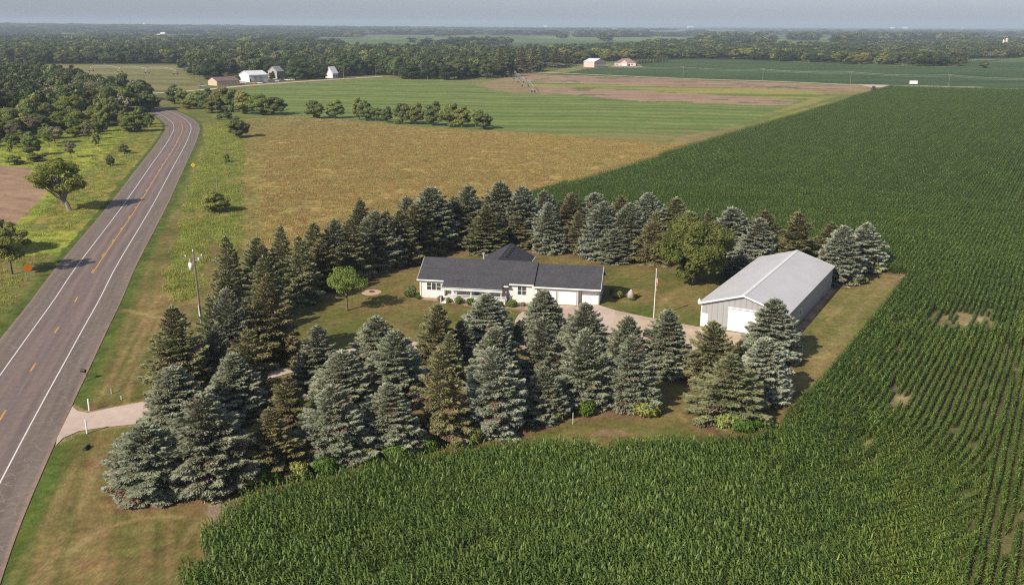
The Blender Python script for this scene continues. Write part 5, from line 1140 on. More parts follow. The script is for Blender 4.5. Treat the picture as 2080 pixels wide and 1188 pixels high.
# ---- far woodland
def low_broad(seed, leaves=80, clumps=16, size=.36, **kw):
    V, rn, _ = broad_geo(seed, clumps=clumps, leaves=leaves, size=size, **kw); return V, np.arange(len(V)).reshape(-1, 4), np.repeat(rn, 4)
def wood_protos():
    out = []
    for i, mi in enumerate((0, 0, 1, 0, 1, 3, 0, 1, 2, 1)):
        V, Q, rn = low_broad(400+i, Rx=4.2, low=.05); out.append((V, Q, rn, np.full(len(Q), mi)))
    return out
WP = wood_protos()
def scatter_wood(name, polys, step, hm, rr, label, excl=(), p_keep=None, flat=False):
    P2 = []
    for poly in polys:
        W = np.array([G(*p) for p in poly]); x0, y0 = W.min(0); x1, y1 = W.max(0)
        nx = int((x1-x0)/step)+1; ny = int((y1-y0)/step)+1
        g = np.stack(np.meshgrid(x0+np.arange(nx)*step, y0+np.arange(ny)*step), -1).reshape(-1, 2)+RNG.uniform(-.45, .45, (nx*ny, 2))*step
        P2.append(g[inpoly(g[:, 0], g[:, 1], [tuple(q) for q in W])])
    g = np.concatenate(P2)
    for e in excl:
        W = [G(*p) for p in e]; g = g[~inpoly(g[:, 0], g[:, 1], W)]
    if p_keep is not None: g = g[p_keep(g)]
    U, V_ = project(g[:, 0], g[:, 1]); g = g[(U > -500) & (U < 2600)]
    n = len(g); z = zt(g[:, 0], g[:, 1])
    sz = RNG.beta(2, 2.6, n)*1.25; h = hm[0]*.8+(hm[1]-hm[0]*.8)*sz; r = rr[0]*.75+(rr[1]-rr[0]*.75)*np.clip(sz+RNG.normal(0, .15, n), 0, 1.2)
    scatter(name, WP, np.c_[g, z], np.c_[np.zeros((n, 2)), RNG.uniform(0, 6.28, n)], np.c_[r/4.2, r/4.2, h/10.], RNG.integers(0, len(WP), n), [M['wood_leaf'], M['wood_leaf_dark'], M['leaf_grey'], M['leaf']], 'stuff', label, 'woodland'); print(name, n)
scatter_wood('wood', [[(-500, 330), (-100, 290), (0, 266), (70, 250), (150, 243), (240, 240), (285, 225), (268, 205), (200, 185), (130, 170), (60, 152), (30, 145), (-500, 140)]], 8.0, (10, 15), (4.5, 6.5), 'trees filling the wood left of the highway')
scatter_wood('wood', [[(-500, 131), (47, 130), (370, 129), (384, 156), (440, 150), (545, 150), (600, 158), (700, 154), (770, 152), (840, 158), (980, 158), (1046, 143), (1100, 136), (1150, 131), (1180, 116), (1000, 112), (800, 108), (640, 104), (560, 98), (-500, 95)]], 10.5, (9, 17), (5.5, 9), 'broadleaf wood behind the hayfields')
scatter_wood('wood', [[(1150, 131), (1190, 125), (1300, 120), (1480, 119), (1600, 124), (1950, 135), (1965, 120), (2080, 117), (2600, 112), (2600, 92), (2080, 84), (1920, 87), (1800, 93), (1600, 97), (1480, 98), (1300, 97), (1180, 100), (1060, 104), (1180, 116)]], 12.5, (7, 13), (5, 10), 'broadleaf wood behind the bean field', excl=[P_FAR[3]])
FARX = P_FAR
def belts(g):
    n = fbm(g[:, 0]/420, g[:, 1]/520, 3, 71); q = g[:, 0]/g[:, 1]; return n+sstep(-.08, -.33, q)*.22-sstep(-.06, .06, q)*.12 > .565
scatter_wood('far_wood', [[(-500, 96), (600, 98), (800, 97), (1000, 93), (1150, 93), (1480, 99), (1800, 94), (2080, 85), (2600, 92), (2600, 70), (-500, 70)]], 24, (12, 18), (11, 17), 'tree belts and woodlots between distant fields', excl=FARX, p_keep=belts)
scatter_wood('woodlot', [[(1165, 76.5), (1320, 76.5), (1320, 74), (1165, 74)], [(1410, 88), (1572, 87), (1560, 84), (1420, 84)], [(1600, 83), (1665, 83), (1660, 81), (1610, 81)], [(1690, 91.5), (1748, 91.5), (1745, 88), (1692, 88)], [(1705, 82.5), (1985, 84), (1985, 80), (1705, 80)], [(1220, 84), (1240, 84), (1240, 82), (1220, 82)], [(1130, 79), (1150, 79), (1150, 77.5), (1130, 77.5)]], 16, (17, 26), (9, 15), 'dark woodlots standing between the distant fields')
def belts2(g): 
    n = fbm(g[:, 0]/1100, g[:, 1]/700, 3, 72); left = sstep(.05, -.25, g[:, 0]/g[:, 1]); return n+left*.2 > .55
scatter_wood('far_wood', [[(-500, 70.5), (2600, 77), (2600, 60.5), (2080, 60.5), (-500, 59.5)]], 95, (15, 24), (40, 62), 'tree belts along the horizon', p_keep=belts2)
# ------------------------------------------------------------------ poles, signs and small things
def upole(u, bv, tv, label, arms=True, transformer=False, group='utility poles', lean=0.0, rad=.15):
    x, y = G(u, bv); h = height_at((x, y), u, tv) if tv else 10.5
    e = empty('utility_pole', (x, y, 0), rs.uniform(-.3, .3), label, 'utility pole', group); e.rotation_euler[1] = lean
    mb = MB(); mb.tube([(0, 0, 0), (0, 0, h)], [rad*1.15, rad*.8], 8); mb.build('pole', M['wood_pole'], e)
    if arms:
        mb = MB(); mb.box(-1.2, 1.2, -.06, .06, h-.85, h-.72); a = mb.build('cross_arm', M['wood_pole'], e)
        for xx in (-1.1, 0, 1.1):
            mb = MB(); z = h-.72 if xx else h; mb.tube([(xx, 0, z), (xx, 0, z+.1), (xx, 0, z+.3)], [.07, .09, .05], 8); mb.build('insulator', M['white'], a)
    return e, h
pe, ph = upole(409, 655, None, 'tall wooden pole with a white transformer can at the edge of the spruces', group=None, lean=math.radians(-1.4))
ph = 10.9
mb = MB(); mb.tube([(-.52, -.1, ph-3.0), (-.52, -.1, ph-2.05)], .27, 14); mb.tube([(-.52, -.1, ph-2.05), (-.52, -.1, ph-1.96)], [.27, .15], 14); tcan = mb.build('transformer', M['white'], pe, True)
mb = MB(); mb.tube([(-.55, -.1, ph-1.96), (-.55, -.1, ph-1.6)], [.05, .03], 6); mb.tube([(-.6, -.1, ph-1.6), (-.52, -.1, ph-1.45)], .04, 6); mb.build('bushing', M['white'], tcan)
mb = MB(); mb.box(.1, .75, -.05, .05, ph-1.75, ph-1.66); ba = mb.build('bracket', M['metal'], pe); mb = MB(); mb.tube([(.68, 0, ph-1.66), (.68, 0, ph-1.3)], [.12, .14], 10); mb.build('insulator', M['white'], ba)
mb = MB(); mb.tube([(-.02, -.2, .05), (-.08, -.2, 2.6)], .06, 8); mb.build('cable_cover', M['white'], pe)
x, y = G(405, 645)
gw = empty('guy_wire', (x, y, 0), 0, 'guy wire with a white plastic guard beside the transformer pole', 'guy wire')
px_, py_ = pe.location.x-x, pe.location.y-y
mb = MB(); mb.tube([(0, 0, 0), (px_*.25, py_*.25, 2.4)], .055, 8); mb.build('guard', M['white'], gw)
mb = MB(); mb.tube([(px_*.25, py_*.25, 2.4), (px_, py_, 9.2)], .012, 5); mb.build('wire', M['metal'], gw)
def post(name, u, bv, tv, rad, mat, label, cat, group=None, box=False):
    x, y = G(u, bv); h = height_at((x, y), u, tv); mb = MB()
    if box: mb.box(-rad, rad, -rad*.5, rad*.5, 0, h)
    else: mb.tube([(0, 0, 0), (0, 0, h)], rad, 8)
    mb.tube([(0, 0, h-.001), (0, 0, h+.02)], [rad*.9, rad*.5], 8)
    o = mb.build(name, mat); o.location = (x, y, 0); return tag(o, label, cat, group)
g_ = 'driveway marker posts'
post('marker_post', 181.5, 834, 810, .085, M['white'], 'white marker post on the far side of the driveway mouth', 'post', g_)
post('marker_post', 177, 880, 852, .085, M['white'], 'white marker post on the near side of the driveway mouth', 'post', g_)
post('fence_post', 367.6, 624, 609, .06, M['wood_pole'], 'short dark wooden post at the mown edge left of the transformer pole', 'post')
post('survey_stake', 1163.5, 861, 838, .03, M['white'], 'thin pale stake on the grass between the front spruces and the corn', 'stake')
pk = noisy('pink_ribbon', (.62, .25, .27), .8, .1, 5)
x, y = G(416, 1022); e = empty('survey_stake', (x, y, 0), 0, 'pale stake with a faded pink top in front of the big blue spruce', 'stake')
MB().tube([(0, 0, 0), (-.04, 0, 1.15)], .025, 6).build('stake', M['white'], e); MB().box(-.10, .03, -.03, .03, 1.0, 1.3).build('ribbon', pk, e)
post('marker_stake', 246.5, 811, 804, .05, M['white'], 'tiny white stake in the grass above the driveway mouth', 'stake')
post('cable_pedestal', 227, 799, 789, .09, M['metal'], 'small pale cable pedestal in the grass above the driveway mouth', 'pedestal')
# mailbox
x, y = G(176, 772); e = empty('mailbox', (x, y, 0), math.radians(-15), 'dark mailbox on a post at the pavement edge', 'mailbox')
mb = MB(); mb.box(-.05, .05, -.05, .05, 0, 1.0); mb.box(-.55, .05, -.045, .045, .95, 1.03); mb.build('post', M['wood_pole'], e)
mb = MB(); pr = [(-.18, 1.035)]+[(-.18*math.cos(a), 1.22+.17*math.sin(a)) for a in [i*math.pi/8 for i in range(9)]]+[(.18, 1.035)]; mb.prism(pr, -.62, -.02, 'x')
mbx = mb.build('box', noisy('dark_enamel', (.05, .03, .035), .4, .1, 4), e); mb = MB(); mb.box(-.655, -.622, -.15, .15, 1.05, 1.34); mb.build('door', noisy('dark_enamel_door', (.08, .04, .045), .4, .1, 4), mbx)
# drain opening in the lawn
x, y = G(177, 911); mb = MB(); mb.tube([(0, -.5, .22), (0, .4, .24)], .20, 14); mb.tube([(0, -.52, .22), (0, -.49, .22)], .16, 14, mi=1)
o = mb.build('drain_pipe', [noisy('black_plastic_pipe', (.02, .02, .022), .6, .1, 3), M['trim_dark']]); o.location = (x, y, -.1); tag(o, 'black drain pipe end in the grass below the driveway mouth', 'drain pipe')
# flagpole with limp flag
x, y = G(1327.7, 646); hf_ = height_at((x, y), 1328.5, 547)
e = empty('flagpole', (x, y, 0), 0, 'tall white flagpole beside the gravel yard', 'flagpole'); e.rotation_euler[1] = math.radians(.7)
MB().tube([(0, 0, 0), (0, 0, hf_)], [.065, .04], 10).build('pole', M['white'], e); MB().tube([(0, 0, hf_), (0, 0, hf_+.05), (0, 0, hf_+.12)], [.03, .08, .02], 8).build('finial', M['white'], e)
red = noisy('flag_red', (.60, .05, .05), .85, .1, 4); blu = noisy('flag_blue', (.04, .06, .20), .85, .1, 4)
nu, nv = 40, 26; V = []; Fq = []; MI = []
for i in range(nu+1):
    for j in range(nv+1):
        a = i/nu; bq = j/nv     # a along the fly, bq down the hoist
        drop = a*1.75; fold = math.sin(a*17+bq*2)*.09*(a*1.2+.1); xx = .08+.22*math.sin(a*3.0)*.9*(1-.3*bq)+.05*math.sin(a*11+bq*4); yy = fold+.05*math.sin(bq*5+a*6)
        V.append((xx, yy, hf_-.35-bq*1.35*(1-.12*a)-drop))
for i in range(nu):
    for j in range(nv):
        o = i*(nv+1)+j; Fq.append((o, o+1, o+nv+2, o+nv+1)); m_ = 1 if (j//2) % 2 == 0 else 0
        if i < nu*.4 and j < 14: m_ = 2 if not (i % 3 == 1 and j % 3 == 1) else 0
        MI.append(m_)
me = fastmesh('flag', V, Fq, [M['white'], red, blu], MI); fo = link('flag', me); fo.location = (x+.01, y, 0); fo.modifiers.new('cloth', 'SOLIDIFY').thickness = .008
tag(fo, 'red and white striped flag with blue corner hanging limp from the white pole', 'flag')
# grey tank
x, y = G(1281, 608.5); tk = empty('tank', (x, y, 0), .3, 'upright grey rounded tank standing among flowers beside the garage', 'tank')
prof = [(.02, .12), (.30, .14), (.46, .28), (.54, .55), (.55, .85), (.50, 1.12), (.38, 1.32), (.22, 1.44), (.12, 1.48)]
n = 20; V = []; Fq = []
for (r_, z_) in prof:
    for k_ in range(n): V.append((r_*math.cos(2*math.pi*k_/n), r_*math.sin(2*math.pi*k_/n), z_))
for i in range(len(prof)-1):
    for k_ in range(n): Fq.append((i*n+k_, i*n+(k_+1) % n, (i+1)*n+(k_+1) % n, (i+1)*n+k_))
me = fastmesh('shell', V, Fq, noisy('grey_tank_paint', (.38, .33, .31), .5, .22, 1.6), None, True); link('shell', me, tk)
MB().tube([(0, 0, 1.44), (0, 0, 1.56), (0, 0, 1.62)], [.16, .15, .06], 12).build('cap', M['white'], tk); MB().box(.10, .22, -.40, -.30, 1.22, 1.34).build('valve', M['trim_dark'], tk)
for i in range(3): pass
mb = MB()
for a in (0, 2.1, 4.2): mb.tube([(.3*math.cos(a), .3*math.sin(a), 0), (.28*math.cos(a), .28*math.sin(a), .2)], .04, 6)
mb.build('foot', M['metal'], tk)
# fire pit circle
x, y = G(755, 594); r_ = .5*39/F*math.hypot(y, H); e = empty('fire_pit', (x, y, 0), 0, 'round pinkish gravel circle with a small fire ring in the lawn', 'fire pit')
mb = MB(); mb.prism([(r_*math.cos(i*math.pi/18), r_*math.sin(i*math.pi/18)) for i in range(36)], .0, .07, 'z'); mb.build('gravel_disc', noisy('pink_gravel', (.58, .38, .26), .95, .12, 2.5, bump=.02), e)
mb = MB(); mb.prism([(r_*1.05*math.cos(i*math.pi/18), r_*1.05*math.sin(i*math.pi/18)) for i in range(36)], .0, .03, 'z'); mb.build('edging', noisy('edging_stone', (.45, .36, .30), .9, .1, 2), e)
mb = MB()
for i in range(12):
    a = i*math.pi/6; mb.box(.3*math.cos(a)-.08, .3*math.cos(a)+.08, .3*math.sin(a)-.08, .3*math.sin(a)+.08, .075, .26)
mb.build('fire_ring', noisy('sooty_stone', (.12, .09, .08), .9, .2, 3), e)
# signs
x, y = G(393.5, 352); e = empty('curve_sign', (x, y, 0), math.radians(18), 'yellow diamond warning sign with a black curved arrow on the right highway verge', 'road sign'); s_ = .47
MB().tube([(0, 0.06, 0), (0, .06, 2.7)], .035, 6).build('post', M['metal'], e)
yl = noisy('sign_yellow', (.85, .58, .02), .5, .05, 3)
mb = MB(); zc = 2.35; q = s_*1.414; mb.prism([(0, zc-q), (q, zc), (0, zc+q), (-q, zc)], -.01, .015, 'y'); bd = mb.build('panel', yl, e)
mb = MB(); mb.prism([(.02, zc-.38), (.10, zc-.38), (.10, zc-.05), (-.06, zc+.18), (-.13, zc+.12), (.02, zc-.08)], -.018, -.012, 'y'); mb.prism([(-.24, zc+.28), (-.20, zc+.04), (.02, zc+.24)], -.018, -.012, 'y')
bb_ = MB(); mb.build('arrow', M['trim_dark'], bd)
x, y = G(59, 565); e = empty('construction_sign', (x, y, 0), math.radians(38), 'orange diamond construction sign on two legs in the left ditch', 'road sign'); og = noisy('sign_orange', (.85, .24, .02), .5, .05, 3)
mb = MB(); zc = 1.75; q = .82; mb.prism([(0, zc-q), (q, zc), (0, zc+q), (-q, zc)], -.01, .015, 'y'); mb.build('panel', og, e)
for xx in (-.38, .38): MB().box(xx-.04, xx+.04, .02, .09, 0, 1.9).build('leg', M['metal'], e)
# poles along the highway and the far roads
g_ = 'thin poles along the highway'
for (u, bv, tv, lb) in [(443, 396, 350, 'thin pole rising out of the round bushy tree by the highway'), (459.5, 310, 266, 'thin pole on the verge above the curve sign'), (439.5, 232, 199, 'thin pole in front of the shrub belt'), (469.5, 240, 226, 'short thin pole at the right end of the verge grass'), (347.5, 205, 181, 'thin pole beside the gravel crossing at the shrub belt')]:
    upole(u, bv, tv, lb, False, False, g_, 0, .11)
g_ = 'utility poles of the far roads'
for (u, bv, tv, lb) in [(405, 178, 155, 'utility pole with a small transformer left of the brown shed'), (228, 178, 160, 'faint utility pole at the near edge of the far hayfield'), (698, 160, 137, 'utility pole at the gravel road by the white gabled house'), (764, 155, 133, 'utility pole where the gravel road enters the farmstead wood'),
    (1094.5, 147, 125, 'utility pole at the left end of the far gravel road'), (1239, 152, 131, 'utility pole below the tan hip roofed house'), (1387.5, 158.5, 136, 'second utility pole right of the tan house'), (1549, 164, 140, 'utility pole at the middle of the far gravel road'), (1727, 171, 146, 'utility pole left of the white trailer'), (1926.5, 178, 152, 'utility pole with white fittings near the right end of the far road'),
    (1642, 130, 124, 'distant pole in front of the far wood, third from the left'), (1582, 128, 122, 'distant pole in front of the far wood, leftmost'), (1745, 134, 128, 'distant pole in front of the far wood, second from the right'), (1833, 136, 130.5, 'distant pole in front of the far wood, rightmost')]:
    upole(u, bv, tv, lb, True, False, g_, 0, .17)
wire_pts = [(1094.5, 147, 126), (1239, 152, 132), (1387.5, 158.5, 136.5), (1549, 164, 140.5), (1727, 171, 146.5), (1926.5, 178, 152.5), (2130, 185, 159)]
W3 = []
for (u, bv, tv) in wire_pts: x, y = G(u, bv); W3.append(Vector((x, y, height_at((x, y), u, tv))))
for off in (0, -.9):
    mb = MB()
    for a, c in zip(W3[:-1], W3[1:]):
        mb.tube([a.lerp(c, t/8)+Vector((0, 0, off-1.1*4*(t/8)*(1-t/8))) for t in range(9)], .05 if off == 0 else .03, 4, cap=False)
    tag(mb.build('overhead_wire', noisy('pale_wire', (.5, .5, .46), .5, .05, 1)), 'pale overhead wire slung between the far poles' if off == 0 else 'thinner lower wire slung between the far poles', 'wire')
# ------------------------------------------------------------------ far farm buildings
def shed(u0, bv0, u1, bv1, depth, eave, pitch, wallm, roofm, label, cat='shed', name='farm_shed', doors=(), axis_long=True, hip=False, wins=()):
    a = np.array(G(u0, bv0)); c = np.array(G(u1, bv1)); L = float(np.hypot(*(c-a))); rz = math.atan2(c[1]-a[1], c[0]-a[0])
    e = empty(name, (a[0], a[1], 0), rz, label, cat); rise = pitch*depth/2
    b = MB()
    if hip: b.box(0, L, 0, depth, 0, eave)
    else: b.prism([(0, 0), (depth, 0), (depth, eave), (depth/2, eave+rise), (0, eave)], 0, L)
    b.build('wall', wallm, e); b = MB(); o = .4
    if hip:
        zt_ = eave+rise; V = [(-o, -o, eave), (L+o, -o, eave), (L+o, depth+o, eave), (-o, depth+o, eave), (depth*.5, depth/2, zt_), (L-depth*.5, depth/2, zt_)]
        b.add(V, [(0, 1, 5, 4), (1, 2, 5), (2, 3, 4, 5), (3, 0, 4), (3, 2, 1, 0)])
    else:
        dz = o*pitch; b.prism([(-o, eave-dz+.02), (depth/2, eave+rise+.02), (depth/2, eave+rise+.2), (-o, eave-dz+.2)], -o, L+o); b.prism([(depth/2, eave+rise+.02), (depth+o, eave-dz+.02), (depth+o, eave-dz+.2), (depth/2, eave+rise+.2)], -o, L+o)
    b.build('roof', roofm, e)
    for (x0, x1, z0, z1, mt) in doors: MB().box(x0*L, x1*L, -.12, -.01, z0, z1).build('door', mt, e)
    for (x0, x1, z0, z1) in wins: MB().box(x0*L, x1*L, -.1, -.01, z0, z1).build('window', M['glass'], e)
    return e, L
tanw = noisy('tan_siding', (.55, .44, .32), .7, .06, .3); brn = noisy('brown_metal_roof', (.21, .13, .12), .6, .06, .2); whr = noisy('white_metal_roof', (.74, .73, .74), .5, .05, .2); grw = noisy('grey_siding', (.38, .35, .33), .7, .08, .3); whw = noisy('white_siding_far', (.68, .68, .70), .7, .06, .3)
pink = noisy('pinkish_siding', (.62, .48, .43), .7, .05, .3); tanr = noisy('brown_shingles', (.26, .18, .15), .9, .15, .5); grr = noisy('grey_shingles', (.33, .33, .36), .9, .15, .4)
shed(441, 175, 486, 173, 13, 3.3, .36, tanw, brn, 'low tan shed with a brown metal roof beside the gravel road')
shed(507, 167.5, 544, 166, 16, 5.2, .34, whw, whr, 'large white shed with a white metal roof and dark framed doors', doors=((.25, .44, 0, 4.0, grw), (.52, .70, 0, 4.0, grw), (.04, .09, 0, 2.2, M['trim_dark'])))
shed(563, 161, 577, 160, 9, 6.0, .8, grw, grr, 'weathered grey two storey barn half hidden in the trees', 'barn', 'old_barn', doors=((.2, .45, 0, 2.8, M['trim_dark']),))
shed(676, 159.5, 687, 158.8, 8, 4.0, 1.25, whw, whr, 'white steep gabled farmhouse behind a round bush', 'house', 'farmhouse', wins=((.2, .35, 1, 2.4), (.6, .75, 1, 2.4)))
shed(1185.5, 136.5, 1207, 137.3, 20, 5.6, .30, pink, whr, 'pinkish white far shed with shaded doors behind the bean field')
shed(1248, 134, 1291, 134.5, 16, 3.2, .55, pink, tanr, 'tan house with a brown hip roof behind the bean field', 'house', 'tan_house', hip=True, doors=((.35, .60, 0, 2.4, whw), (.66, .74, 0, 2.2, M['trim_dark'])), wins=((.06, .10, .9, 2.1), (.14, .18, .9, 2.1), (.80, .86, .9, 2.1)))
def gable_front(e, L):
    b = MB(); b.prism([(L*.32, 0.0), (L*.62, 0), (L*.62, 3.2), (L*.47, 6.0), (L*.32, 3.2)], -1.6, -.02, 'y'); b.build('front_gable', pink, e)
    b = MB(); b.box(L*.37, L*.57, -1.72, -1.61, 0, 2.5); b.build('garage_door', whw, e)
gable_front(bpy.data.objects['tan_house'], float(np.hypot(*(np.array(G(1248, 134))-np.array(G(1291, 134.5))))))
for (u_, t_, b_, w_, v_, l_) in [(655, 146, 161.5, 22, 0, 'round dark bush in front of the white steep gabled farmhouse'), (697, 138, 160, 20, 1, 'tree pressed against the right side of the white farmhouse'), (600, 134, 163.5, 38, 0, 'large round tree right of the weathered grey barn'), (582, 140, 162, 20, 1, 'tree covering the right half of the weathered grey barn'), (628, 135, 162.5, 36, 0, 'broad tree between the grey barn and the farmhouse'), (638, 152, 162, 10, 1, 'small reddish bush at the gravel road edge'), (553, 143, 164, 16, 1, 'slim tree left of the weathered grey barn'), (490, 152, 166, 12, 1, 'tree at the left wall of the white shed')]: px_broad(u_, t_, b_, w_, v_, 'wood_leaf' if v_ == 0 else 'wood_leaf_dark', 'farmstead_tree', l_, 'tree', 'single trees of the farmstead')
# parked vehicles by the white shed
def car(u, bv, col, label, L=4.8, hh=1.5, rz=None, truck=False, name='parked_car', cat='car'):
    x, y = G(u, bv); e = empty(name, (x, y, 0), rs.uniform(-.4, .4) if rz is None else rz, label, cat, 'vehicles parked in the farmyard')
    pt = noisy('car_paint', col, .35, .03, 1, spec=.6); b = MB(); w2 = .9
    b.prism([(-L/2, .35), (L/2, .35), (L/2, .75), (L*.46, .85), (L*.28, .92), (-L*.45, .95), (-L/2, .8)], -w2, w2, 'y'); b.build('body', pt, e)
    b = MB()
    if truck: b.prism([(-.2, .93), (L*.27, .92), (L*.18, hh+.2), (-.1, hh+.2)], -.8, .8, 'y')
    else: b.prism([(-L*.40, .94), (L*.27, .92), (L*.12, hh), (-L*.28, hh)], -.8, .8, 'y')
    b.build('cabin', M['glass'], e)
    for xx in (-L*.31, L*.31):
        for yy in (-.92, .72): MB().tube([(xx, yy, .34), (xx, yy+.2, .34)], .34, 12).build('wheel', M['trim_dark'], e)
for a in [(495, 171, (.72, .72, .74), 'white car at the left corner of the white shed'), (516, 170.5, (.60, .20, .10), 'reddish orange car in front of the white shed'), (527, 170.5, (.70, .70, .72), 'pale car in front of the right half of the white shed'), (533, 169.5, (.08, .08, .1), 'dark car at the right corner of the white shed'), (552, 167, (.05, .06, .08), 'dark vehicle between the white shed and the old barn'),
          (561, 166.5, (.55, .58, .66), 'bluish grey car in front of the old barn'), (574, 165, (.05, .1, .2), 'dark blue car right of the old barn'), (584, 164, (.75, .72, .55), 'cream coloured vehicle right of the old barn'), (592, 163.5, (.7, .7, .66), 'pale vehicle at the right end of the parked row'), (412, 176, (.55, .62, .7), 'light blue grey vehicle left of the tan shed')]: car(*a)
# trailer and tractor at the field entrance
x, y = G(1855, 173); e = empty('trailer', (x, y, 0), -.1, 'small white box trailer at the field entrance on the far road', 'trailer')
MB().box(-2.6, 2.6, -1.1, 1.1, .7, 3.0).build('box', M['white'], e)
for xx in (-.6, .5):
    for yy in (-1.2, 1.0): MB().tube([(xx, yy, .38), (xx, yy+.2, .38)], .38, 12).build('wheel', M['trim_dark'], e)
MB().tube([(-2.6, 0, .8), (-4, 0, .6)], .08, 6).build('hitch', M['metal'], e)
x, y = G(1776, 184.5); e = empty('tractor', (x, y, 0), .2, 'dark red tractor parked in the grass corner left of the trailer', 'tractor'); rd_ = noisy('tractor_red', (.25, .05, .04), .5, .1, 2)
mb = MB(); mb.prism([(-1.6, .9), (2.3, .9), (2.3, 1.7), (.2, 1.8), (-1.6, 1.6)], -.5, .5, 'y'); mb.build('body', rd_, e)
mb = MB(); mb.box(-1.5, 0, -.7, .7, 1.81, 2.9); mb.box(-1.7, .1, -.8, .8, 2.905, 3.0); mb.build('cab', M['glass'], e)
for (xx, rr_) in ((-1.0, .9), (1.7, .55)):
    for yy in (-1.1, .7): MB().tube([(xx, yy, rr_), (xx, yy+.4, rr_)], rr_, 16).build('wheel', M['trim_dark'], e)
# centre pivot irrigators
def pivot(towers, label, hgt=4.2, base=None):
    P0 = [Vector((*G(u, v), 0)) for u, v in towers]; e = empty('pivot_irrigator', P0[-1], 0, label, 'irrigator'); P0 = [p-P0[-1] for p in P0]
    for a, c in zip(P0[:-1], P0[1:]):
        mb = MB(); n = 10; d = (c-a).normalized(); s = Vector((-d.y, d.x, 0))
        top = [a.lerp(c, t/n)+Vector((0, 0, hgt+1.6*math.sin(math.pi*t/n))) for t in range(n+1)]; mb.tube(top, .12, 6)
        for sg in (-.7, .7):
            lo = [a.lerp(c, t/n)+Vector((0, 0, hgt-1.0+1.3*math.sin(math.pi*t/n)))+s*sg for t in range(n+1)]; mb.tube(lo, .04, 4)
            for t in range(1, n): mb.tube([top[t], lo[t]], .035, 4, cap=False)
        mb.build('span', M['metal'], e)
    dd_ = (P0[-1]-P0[0]).normalized(); s = Vector((-dd_.y, dd_.x, 0))
    for i, p in enumerate(P0):
        mb = MB(); r_ = 2.1 if i < len(P0)-1 or not base else .9
        for sg in (-1, 1):
            mb.tube([p+Vector((0, 0, hgt)), p+s*sg*r_+Vector((0, 0, .6))], .08, 5)
        mb.tube([p+s*-r_+Vector((0, 0, .6)), p+s*r_+Vector((0, 0, .6))], .09, 5); tw = mb.build('tower', M['metal'], e)
        for sg in (-1, 1):
            q_ = p+s*sg*r_; MB().tube([q_+dd_*-.18+Vector((0, 0, .6)), q_+dd_*.18+Vector((0, 0, .6))], .62, 12).build('wheel', M['trim_dark'], tw)
pivot([(1044, 156), (1049.5, 161.5), (1058, 168.5), (1067, 176), (1083, 188)], 'wheeled pivot irrigator at the left end of the worked fields', 3.9, True)
pivot([(185.5, 145.5), (244, 147.5), (299, 149.5), (357, 152)], 'long pivot irrigator standing across the far left hayfield', 4.2)
# specks of buildings on the horizon
def speck(u, bv, wpx, hm, mat, rm, label, depth=14):
    x, y = G(u, bv); z = float(zt(x, y)); wd = wpx/F*y; e = empty('distant_building', (x, y, z), rs.uniform(-.3, .3), label, 'building', 'distant farm buildings')
    b = MB(); b.prism([(0, 0), (depth, 0), (depth, hm), (depth/2, hm*1.35), (0, hm)], -wd/2, wd/2); b.build('wall', mat, e)
    b = MB(); b.prism([(-.6, hm-.2), (depth/2, hm*1.35+.05), (depth+.6, hm-.2), (depth+.6, hm+.2), (depth/2, hm*1.35+.6), (-.6, hm+.2)], -wd/2-.5, wd/2+.5); b.build('roof', rm, e)
for (u, bv, wp, hm, lb) in [(330, 74, 10, 9, 'bright white distant building on the left hills'), (322, 75, 6, 6, 'smaller pinkish building left of the bright white one'), (282, 62, 7, 14, 'white farm buildings on the left hill crest, left one'), (293, 61, 4, 22, 'pale silo on the left hill crest'), (308, 63, 5, 10, 'small white speck of a barn right of the crest silo'), (200, 62, 9, 9, 'faint pale building on the far left hill'), (21, 77, 5, 7, 'tiny white house at the far left among the trees'), (235, 79, 7, 5, 'low white roof among the far left trees'),
    (728, 63.5, 8, 14, 'white building with a red roof on the distant plain'), (717, 63.5, 6, 10, 'white building left of the red roofed one'), (802, 72.5, 7, 8, 'pale house at the end of the light green distant field'), (1052, 69.5, 3, 9, 'tiny white speck left of the middle distance'), (1107, 61, 8, 30, 'long white roof near the horizon'), (1246, 66.5, 9, 12, 'pale roof before the dark distant wood'), (1402, 63, 12, 26, 'bright white works building near the horizon'), (1472, 75, 10, 8, 'pale roofs before the dark wood strip right of centre'),
    (1730, 81, 6, 5, 'low white building beside the red silo'), (1812, 63, 9, 28, 'faint white works near the right horizon, left part'), (1838, 62.5, 10, 30, 'faint teal roofed works near the right horizon'), (1955, 62, 3, 34, 'single white speck near the right horizon')]:
    speck(u, bv, wp, hm, whw, whr, lb)
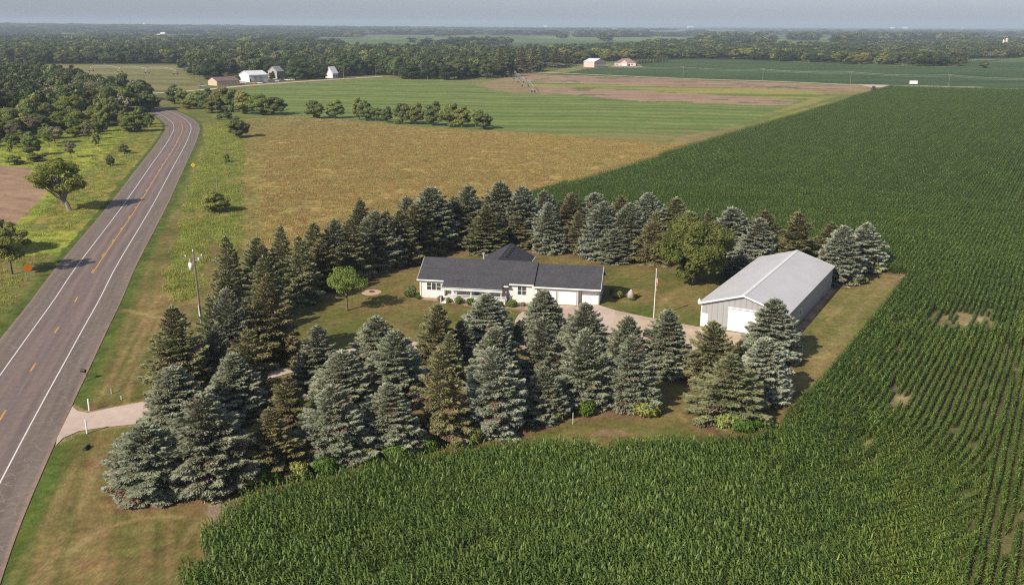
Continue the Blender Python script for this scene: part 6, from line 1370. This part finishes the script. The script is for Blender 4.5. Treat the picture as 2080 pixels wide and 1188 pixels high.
x, y = G(1738, 82); e = empty('silo', (x, y, 0), 0, 'pinkish grain bin with a tall red mast beside the dark distant grove', 'silo', 'distant farm buildings')
MB().tube([(0, 0, 0), (0, 0, 9), (0, 0, 12)], [5, 5, 1], 16).build('bin', pink, e); MB().tube([(1, 0, 0), (1, 0, 28)], .9, 6).build('mast', noisy('red_mast', (.45, .1, .08), .6, .1, 1), e)
for (u, bv, lb) in ((2043, 97, 'pinkish grain silo at the right edge of the far wood, right one'), (2037, 97, 'pale narrow silo at the right edge of the far wood, left one')):
    x, y = G(u, bv); e = empty('silo', (x, y, 0), 0, lb, 'silo', 'distant farm buildings'); rr_ = 2.6 if u > 2040 else 1.9; hh_ = height_at((x, y), u, 78 if u > 2040 else 81)
    MB().tube([(0, 0, 0), (0, 0, hh_-2)], rr_, 16).build('tower', pink if u > 2040 else whw, e); MB().tube([(0, 0, hh_-2), (0, 0, hh_-.7), (0, 0, hh_)], [rr_, rr_*.7, .1], 16).build('dome', pink if u > 2040 else whr, e)
x, y = G(266.5, 66); z = float(zt(x, y)); e = empty('radio_mast', (x, y, z), 0, 'thin radio mast standing above the left hills', 'mast'); hh_ = height_at((x, y), 266, 20)-z
MB().tube([(0, 0, 0), (0, 0, hh_)], [1.1, .7], 5).build('mast', noisy('mast_grey', (.2, .2, .22), .7, .1, 1), e)
# ------------------------------------------------------------------ air
hz = MB(); hz.box(-14000, 14000, -300, 16900, -1.0, 118.0); ho = hz.build('haze', None) if False else None
me = hz.mesh('haze', []); ho = link('haze', me); tag(ho, 'thin summer haze over the plain', 'haze', None, 'stuff')
m = bpy.data.materials.new('haze_air'); m.use_nodes = True; t = m.node_tree; t.nodes.clear(); out = t.nodes.new('ShaderNodeOutputMaterial'); pv = t.nodes.new('ShaderNodeVolumePrincipled')
pv.inputs['Color'].default_value = (.72, .85, 1.0, 1); pv.inputs['Density'].default_value = 1.15e-4; pv.inputs['Anisotropy'].default_value = 0.0
t.links.new(pv.outputs[0], out.inputs['Volume']); me.materials.append(m)
